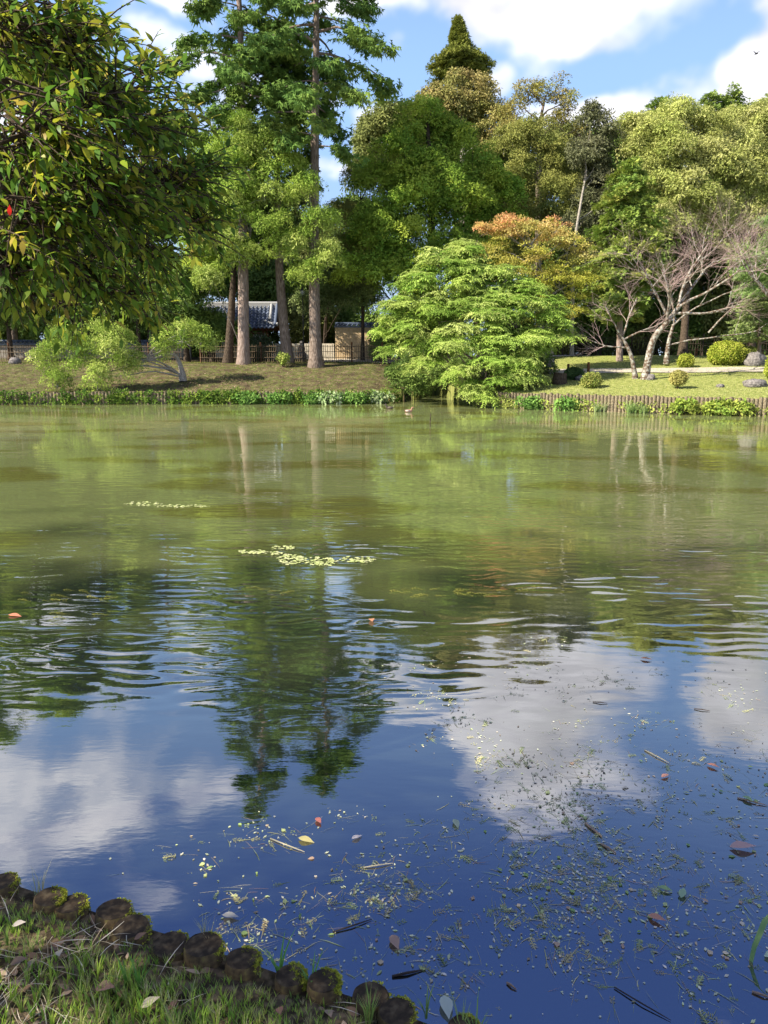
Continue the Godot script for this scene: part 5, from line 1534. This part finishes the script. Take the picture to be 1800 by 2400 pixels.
		for m in int(size * 190.0) + 5:
			var o := Vector3(rng.randfn(0, 0.8), 0, rng.randfn(0, 0.4)).rotated(Vector3.UP, ay) * size
			var x := cx + o.x
			var z := cz + o.z
			if z < near_shore(x) + 0.08:
				continue
			var roll := rng.randf()
			if roll < 0.3:
				st.put(Transform3D(Basis.from_euler(Vector3(0, ay + rng.randfn(0, 0.6), rng.randf_range(-0.12, 0.12))).scaled_local(Vector3(rng.randf_range(0.03, 0.13), 0.03, 0.03 if rng.randf() < 0.8 else 0.08)), Vector3(x, 0.001, -z)), pick([lin(0.26, 0.25, 0.09), lin(0.42, 0.36, 0.2), lin(0.12, 0.16, 0.07), lin(0.20, 0.28, 0.10), lin(0.25, 0.13, 0.08)]))
			elif roll < 0.55:
				wd.put(Transform3D(Basis.from_euler(Vector3(rng.randf_range(-0.1, 0.1), rng.randf() * TAU, rng.randf_range(-0.15, 0.15))).scaled_local(Vector3.ONE * rng.randf_range(0.04, 0.13)), Vector3(x, -rng.randf() * 0.012, -z)), pick([lin(0.26, 0.34, 0.11), lin(0.36, 0.30, 0.13), lin(0.16, 0.22, 0.08)]))
			else:
				cp.put(Transform3D(Basis.from_euler(Vector3(rng.randf_range(-0.15, 0.15), rng.randf() * TAU, rng.randf_range(-0.15, 0.15))).scaled_local(Vector3(rng.randf_range(0.4, 2.2), 1, 1) * rng.randf_range(0.004, 0.015)), Vector3(x, 0.003, -z)), pick([lin(0.52, 0.58, 0.28), lin(0.16, 0.13, 0.09), lin(0.66, 0.58, 0.42), lin(0.34, 0.46, 0.16), lin(0.45, 0.52, 0.3)]))
	for k in 900:   # lone crumbs
		var px := rng.randf_range(950, 1850)
		var py := rng.randf_range(1480, 1900)
		var th := atan((py - 1200) / 1813.0) + deg_to_rad(11.25)
		var z := 2.2 / tan(th)
		var x := (px - 900) / 1813.0 * z * 1.15
		if wob.get_noise_2d(x * 40.0, z * 40.0) + rng.randf_range(-0.2, 0.2) < 0.05:
			continue
		cp.put(Transform3D(Basis.from_euler(Vector3(rng.randf_range(-0.3, 0.3), rng.randf() * TAU, 0)).scaled_local(Vector3(rng.randf_range(0.5, 1.8), 1, 1) * rng.randf_range(0.005, 0.016)), Vector3(x, 0.003, -z)), pick([lin(0.10, 0.08, 0.06), lin(0.05, 0.04, 0.035), lin(0.4, 0.36, 0.26)]))
	tag(many("drowned_weed", G.weed, M.weed, wd, null, "stuff"), "fine half sunken weed tangled in the near debris", "water weed")
	tag(many("floating_specks", leaf_pad(), M.scrap, cp, null, "stuff"), "fine specks of leaf litter scattered over the near water", "debris")
	tag(many("floating_strands", G.straw, M.scrap, st, null, "stuff"), "thin strands of stems drifting in the near water", "debris")
	# thin stake and the leaf blade at the right edge
	var s2 := Shape.new()
	w = Vector2(1.51, 25.38)
	s2.tube(PackedVector3Array([Vector3(0, -0.5, 0), Vector3(0, 0.2, 0), Vector3(0.01, 0.42, 0)]), PackedFloat32Array([0.018, 0.016, 0.012]), 7)
	var stake := obj("wooden_stake", s2.mesh(), M.bark_dark)
	stake.position = Vector3(w.x, 0, -w.y)
	tag(stake, "thin dark stake standing in the water before the hanging tree", "stake")
	s2 = Shape.new()
	var p0 := Vector2(1.35, 2.48)
	s2.strip(PackedVector3Array([Vector3(p0.x, -0.05, -p0.y), Vector3(p0.x + 0.03, 0.05, -p0.y - 0.03), Vector3(p0.x + 0.07, 0.14, -p0.y - 0.05), Vector3(p0.x + 0.13, 0.2, -p0.y - 0.06), Vector3(p0.x + 0.22, 0.23, -p0.y - 0.06)]), PackedFloat32Array([0.006, 0.009, 0.011, 0.010, 0.001]), Vector3(0.6, 0, 0.8).normalized(), 0.2)
	tag(obj("tall_reed", s2.mesh(), plain(0.14, 0.26, 0.09, 0.5, false, 0.6)), "single green reed blade rising at the lower right edge", "reed")


func leaf_pad() -> ArrayMesh:
	if not G.has("pad"):
		var s := Shape.new()
		var c := s.vert(Vector3.ZERO, Vector3.UP)
		for k in 9:
			var a := TAU * k / 9.0
			var rr: float = [0.5, 0.36, 0.52, 0.44, 0.3, 0.5, 0.42, 0.55, 0.28][k]
			s.vert(Vector3(cos(a) * rr, 0.05 * sin(a * 3.0), sin(a) * rr * 0.75), Vector3.UP)
		for k in 9:
			s.tri(c, c + 1 + (k + 1) % 9, c + 1 + k)
		G.pad = s.mesh()
	return G.pad


func drift_leaf() -> ArrayMesh:
	if not G.has("drift"):
		G.drift = leaf_mesh(0.3, 0.03)
	return G.drift


# ---------------------------------------------------------------- near bank
func build_near_bank() -> void:
	rng.seed = 52
	for k in 6:
		var c: Array = [[0.30, 0.42, 0.13], [0.45, 0.52, 0.22], [0.20, 0.33, 0.11], [0.58, 0.48, 0.32], [0.45, 0.32, 0.22], [0.68, 0.60, 0.46]][k]
		M["scrap_%d" % k] = plain(c[0], c[1], c[2], 0.6, false, 0.3)
	var spots := [Vector2(-1.241, 2.270), Vector2(-1.097, 2.214), Vector2(-0.976, 2.168), Vector2(-0.865, 2.110), Vector2(-0.757, 2.073), Vector2(-0.642, 2.017), Vector2(-0.528, 1.963), Vector2(-0.406, 1.924), Vector2(-0.272, 1.898), Vector2(-0.154, 1.855), Vector2(-0.055, 1.790), Vector2(0.055, 1.748), Vector2(0.183, 1.718)]
	var tops := [0.055, 0.052, 0.055, 0.061, 0.062, 0.062, 0.063, 0.055, 0.048, 0.05, 0.056, 0.055, 0.05]
	var moss := [0.5, 0.9, 0.6, 0.3, 0.22, 0.3, 0.3, 0.7, 1.0, 0.8, 0.15, 0.35, 0.6]
	var ord := ["first", "second", "third", "fourth", "fifth", "sixth", "seventh", "eighth", "ninth", "tenth", "eleventh", "twelfth", "last"]
	var mc := [lin(0.20, 0.22, 0.02), lin(0.30, 0.30, 0.03), lin(0.13, 0.16, 0.02)]
	for k in spots.size():
		var p: Vector2 = spots[k]
		var at := Vector3(p.x, 0.004 + 0.008 * sin(k * 2.3), -p.y)
		var look: String = "log thick with yellow moss" if moss[k] > 0.65 else "dark cut log with some moss" if moss[k] > 0.4 else "bare dark cut log"
		var t := thing("edging_log", "%s, %s from the left in the near bank edging" % [look, ord[k]], "log", at, 0, "logs of the near bank edging")
		t.rotation = Vector3(0.05 * sin(k * 1.7), 0, 0.05 * cos(k * 2.9))
		var r: float = tops[k] * 0.93
		var s := Shape.new()
		var n := 22
		var rings := [[-0.8, 1.0], [0.46, 1.0], [0.486, 0.99], [0.497, 0.95], [0.50, 0.89]]
		for q in rings:
			for a in n:
				var an := TAU * a / n
				var wv := 1.0 + 0.03 * wob.get_noise_2d(cos(an) * 90 + k * 77.0, sin(an) * 90)
				s.vert(Vector3(cos(an) * r * q[1] * wv, q[0] + 0.004 * wob.get_noise_2d(an * 40.0, k * 50.0), sin(an) * r * q[1] * wv), Vector3(cos(an), 0.15 if q[0] < 0.46 else 0.8, sin(an)).normalized())
		for q in rings.size() - 1:
			for a in n:
				var i0 := q * n + a
				var i1 := q * n + (a + 1) % n
				s.tri(i0, i0 + n, i1 + n)
				s.tri(i0, i1 + n, i1)
		obj("bark", s.mesh(), M.wet_log, t)
		s = Shape.new()
		for q in 5:
			for a in n:
				var an := TAU * a / n
				var rr: float = r * 0.895 * (1.0 - q / 4.0)
				s.vert(Vector3(cos(an) * rr, 0.5 + 0.0015 * (q % 2) + 0.002 * wob.get_noise_2d(cos(an) * rr * 4000 + k * 90.0, sin(an) * rr * 4000), sin(an) * rr), (Vector3.UP + 0.06 * Vector3(cos(an), 0, sin(an)) * (1 if q % 2 else -1)).normalized())
		for q in 4:
			for a in n:
				var i0 := q * n + a
				var i1 := q * n + (a + 1) % n
				s.tri(i0, i0 + n, i1 + n)
				s.tri(i0, i1 + n, i1)
		obj("cut_face", s.mesh(), M.cut_wood, t)
		var cp := Copies.new()
		for m in int(330 * moss[k] * moss[k]) + 26:
			var an := rng.randf_range(-1.7, 0.7)
			var rr: float = r * (1.05 - 0.75 * pow(rng.randf(), 1.6) * moss[k])
			cp.put(Transform3D(facing((Vector3.UP + rdir() * 0.4).normalized(), rng.randf() * TAU).scaled_local(Vector3(1, 0.55, 1) * rng.randf_range(0.005, 0.011)), Vector3(cos(an) * rr, 0.497 - 0.03 * smoothstep(0.95, 1.05, rr / r) * rng.randf(), sin(an) * rr)), pick(mc))
		many("moss", G.moss, M.moss, cp, t)
	# grass of the near bank
	var gr := Copies.new()
	var fine := Copies.new()
	var dry := Copies.new()
	var cr := Copies.new()
	for k in 15000:
		var x := rng.randf_range(-2.2, 0.75)
		var d := rng.randf() * 1.4 + 0.02
		var z := near_shore(x) - d
		var y := near_y(x, z)
		var f := wob.get_noise_2d(x * 130.0, z * 130.0)
		var lush := 0.8 + 1.1 * f + 0.35 * smoothstep(-1.1, -0.3, x) - 0.25 * smoothstep(0.25, 0.9, d)
		var at := Vector3(x, y - 0.005, -z)
		if rng.randf() < lush:
			if d < 0.10 and rng.randf() < 0.7:
				continue
			var short := lerpf(0.42, 1.0, smoothstep(0.08, 0.3, d))
			if rng.randf() < 0.72:
				var h := rng.randf_range(0.03, 0.085) * short
				gr.put(Transform3D(Basis(Vector3.UP, rng.randf() * TAU).scaled_local(Vector3(h * 0.75, h, h * 0.75)), at), pick([lin(0.12, 0.25, 0.025), lin(0.18, 0.33, 0.03), lin(0.28, 0.42, 0.045), lin(0.10, 0.2, 0.035)]))
			else:
				var h := rng.randf_range(0.04, 0.08) * short
				fine.put(Transform3D(Basis(Vector3.UP, rng.randf() * TAU).scaled_local(Vector3.ONE * h), at), pick([lin(0.17, 0.28, 0.04), lin(0.27, 0.33, 0.07), lin(0.38, 0.35, 0.15)]))
		elif rng.randf() < 0.6:
			var l := rng.randf_range(0.03, 0.12)
			dry.put(Transform3D(Basis.from_euler(Vector3(rng.randf_range(-0.3, 0.3), rng.randf() * TAU, rng.randf_range(-0.3, 0.3))).scaled_local(Vector3(l, l * 0.6, l * 0.6)), at + Vector3(0, rng.randf_range(0.006, 0.035), 0)), pick([lin(0.44, 0.37, 0.24), lin(0.32, 0.25, 0.15), lin(0.20, 0.145, 0.085), lin(0.55, 0.48, 0.35)]))
		else:
			cr.put(Transform3D(facing((Vector3.UP + rdir() * 0.5).normalized(), rng.randf() * TAU).scaled_local(Vector3.ONE * rng.randf_range(0.02, 0.05)), at + Vector3(0, 0.01, 0)), pick([lin(0.15, 0.09, 0.055), lin(0.24, 0.16, 0.11), lin(0.08, 0.055, 0.04)]))
	tag(many("near_grass", G.grass, M.blade, gr, null, "stuff"), "green grass tufts on the near bank", "grass")
	tag(many("fine_grass", G.fine_grass, M.blade, fine, null, "stuff"), "fine yellowish grass of the near bank", "grass")
	tag(many("dry_straw", G.straw, M.dry, dry, null, "stuff"), "dry straw lying in the near grass", "grass")
	tag(many("leaf_crumbs", G.fallen, M.dry, cr, null, "stuff"), "crumbled brown leaves on the near soil", "leaves")
	# tufts and blades that stand out
	for q in [[Vector2(0.221, 1.708), 0.13, G.fine_grass, "spiky bright grass tuft at the lower end of the logs", 3, [0.18, 0.26, 0.06]], [Vector2(-0.317, 1.914), 0.16, G.grass, "tall broad grass blade clump right of the mossy log", 1, [0.10, 0.22, 0.04]], [Vector2(-0.199, 1.886), 0.13, G.grass, "two leaved grass shoot leaning right at the bank edge", 1, [0.09, 0.20, 0.04]], [Vector2(-0.695, 1.841), 0.15, G.grass, "broad bladed grass clump in the middle of the near bank", 2, [0.09, 0.20, 0.03]], [Vector2(0.136, 1.752), 0.1, G.grass, "short green shoot between the last two logs", 1, [0.10, 0.2, 0.05]], [Vector2(-1.157, 2.255), 0.12, G.fine_grass, "wispy pale grass between the first logs", 2, [0.3, 0.3, 0.15]], [Vector2(-0.056, 1.728), 0.1, G.fine_grass, "bright fine grass cushion before the eleventh log", 5, [0.2, 0.27, 0.06]], [Vector2(-0.552, 2.034), 0.1, G.fine_grass, "pale dry grass wisp leaning over the water", 2, [0.34, 0.33, 0.2]]]:
		var t := thing("grass_clump", q[3], "grass", Vector3(q[0].x, near_y(q[0].x, q[0].y) - 0.01, -q[0].y))
		for k in q[4]:
			var o := obj("blades", q[2], plain(q[5][0] * rng.randf_range(0.8, 1.2), q[5][1], q[5][2], 0.6, false, 0.7), t)
			o.transform = Transform3D(Basis(Vector3.UP, rng.randf() * TAU).scaled_local(Vector3(0.8, 1.0, 0.8) * q[1] * rng.randf_range(0.8, 1.1)), Vector3(rng.randf_range(-0.03, 0.03), 0, rng.randf_range(-0.03, 0.03)))
	for q in [[Vector2(-0.790, 1.826), 0.09, 1.2, [0.22, 0.13, 0.10], "large curled brown leaf on the near grass"], [Vector2(-0.718, 1.819), 0.055, 0.3, [0.25, 0.09, 0.05], "reddish brown upright leaf beside the curled one"], [Vector2(-0.277, 1.752), 0.055, 0.2, [0.28, 0.14, 0.09], "rust brown leaf low in the near grass"], [Vector2(-0.741, 2.003), 0.05, 2.0, [0.20, 0.12, 0.08], "brown leaf lodged behind the fifth log"], [Vector2(-1.060, 1.901), 0.07, 1.6, [0.16, 0.11, 0.08], "dark brown leaf at the left edge of the grass"], [Vector2(-1.123, 2.048), 0.06, 1.5, [0.42, 0.38, 0.34], "pale grey leaf at the left edge by the logs"], [Vector2(-0.942, 1.953), 0.06, 0.4, [0.40, 0.36, 0.30], "pale dry strip leaf on the near soil"], [Vector2(-0.571, 1.751), 0.045, 2.4, [0.18, 0.10, 0.07], "small dark brown leaf in the near grass centre"], [Vector2(-0.648, 1.762), 0.07, 1.9, [0.50, 0.44, 0.32], "pale straw coloured leaf low in the near grass"]]:
		var o := obj("fallen_leaf", drift_leaf(), plain(q[3][0], q[3][1], q[3][2], 0.8, false, 0.2))
		o.transform = Transform3D(Basis.from_euler(Vector3(-0.35, q[2], 0.2)).scaled_local(Vector3(0.8, 1, 1) * q[1] * 0.78), Vector3(q[0].x, near_y(q[0].x, q[0].y) + 0.025, -q[0].y))
		tag(o, q[4], "leaf")
	# an insect crossing the sky
	var b := Shape.new()
	b.tube(PackedVector3Array([Vector3(-0.09, 0, 0), Vector3(-0.03, 0.01, 0), Vector3(0.05, 0.015, 0), Vector3(0.11, 0.01, 0)]), PackedFloat32Array([0.004, 0.024, 0.028, 0.006]), 8)
	for sd in [-1, 1]:
		b.strip(PackedVector3Array([Vector3(0.01, 0.02, 0.01 * sd), Vector3(-0.01, 0.08, 0.1 * sd), Vector3(-0.05, 0.06, 0.2 * sd)]), PackedFloat32Array([0.035, 0.03, 0.004]), Vector3(1, 0, 0))
	var bird := obj("bird", b.mesh(), M.iron)
	bird.position = Vector3(13.16, 12.75, -30.00)
	bird.rotation = Vector3(0.3, 0.6, 0.3)
	tag(bird, "tiny dark bird flying in the cloud at the upper right", "bird")


func build_all() -> void:
	make_clumps()
	build_gate()
	build_edging()
	build_trees()
	build_cherries()
	build_lawn_things()
	build_near_bank()
	build_water_things()
	build_near_tree()



func _ready() -> void:
	rng.seed = 20
	wob.frequency = 0.02
	wob.fractal_octaves = 4
	wob.seed = 3
	# camera, sky, sun, exposure
	var cam := Camera3D.new()
	cam.name = "camera"
	cam.fov = 67.0
	cam.near = 0.05
	cam.far = 1200.0
	cam.position = Vector3(0, EYE, 0)
	cam.rotation_degrees = Vector3(-11.25, 0, 0)
	add_child(cam)
	var e := Environment.new()
	e.background_mode = Environment.BG_SKY
	e.tonemap_mode = Environment.TONE_MAPPER_LINEAR
	e.tonemap_exposure = 2.3
	e.sdfgi_enabled = true
	e.ssao_enabled = true
	e.ssil_enabled = true
	var sm := PanoramaSkyMaterial.new()
	sm.panorama = sky_image()
	e.sky = Sky.new()
	e.sky.sky_material = sm
	var we := WorldEnvironment.new()
	we.name = "surroundings"
	we.environment = e
	add_child(we)
	var sun := DirectionalLight3D.new()
	sun.name = "sun"
	sun.light_color = Color(1.0, 0.95, 0.86)
	sun.light_energy = 1.6
	sun.light_angular_distance = 0.5
	sun.shadow_enabled = true
	add_child(sun)
	sun.look_at_from_position(Vector3.ZERO, Vector3(0.70, -0.66, -0.30), Vector3.UP)
	make_materials()
	build_ground()
	build_water()
	build_all()
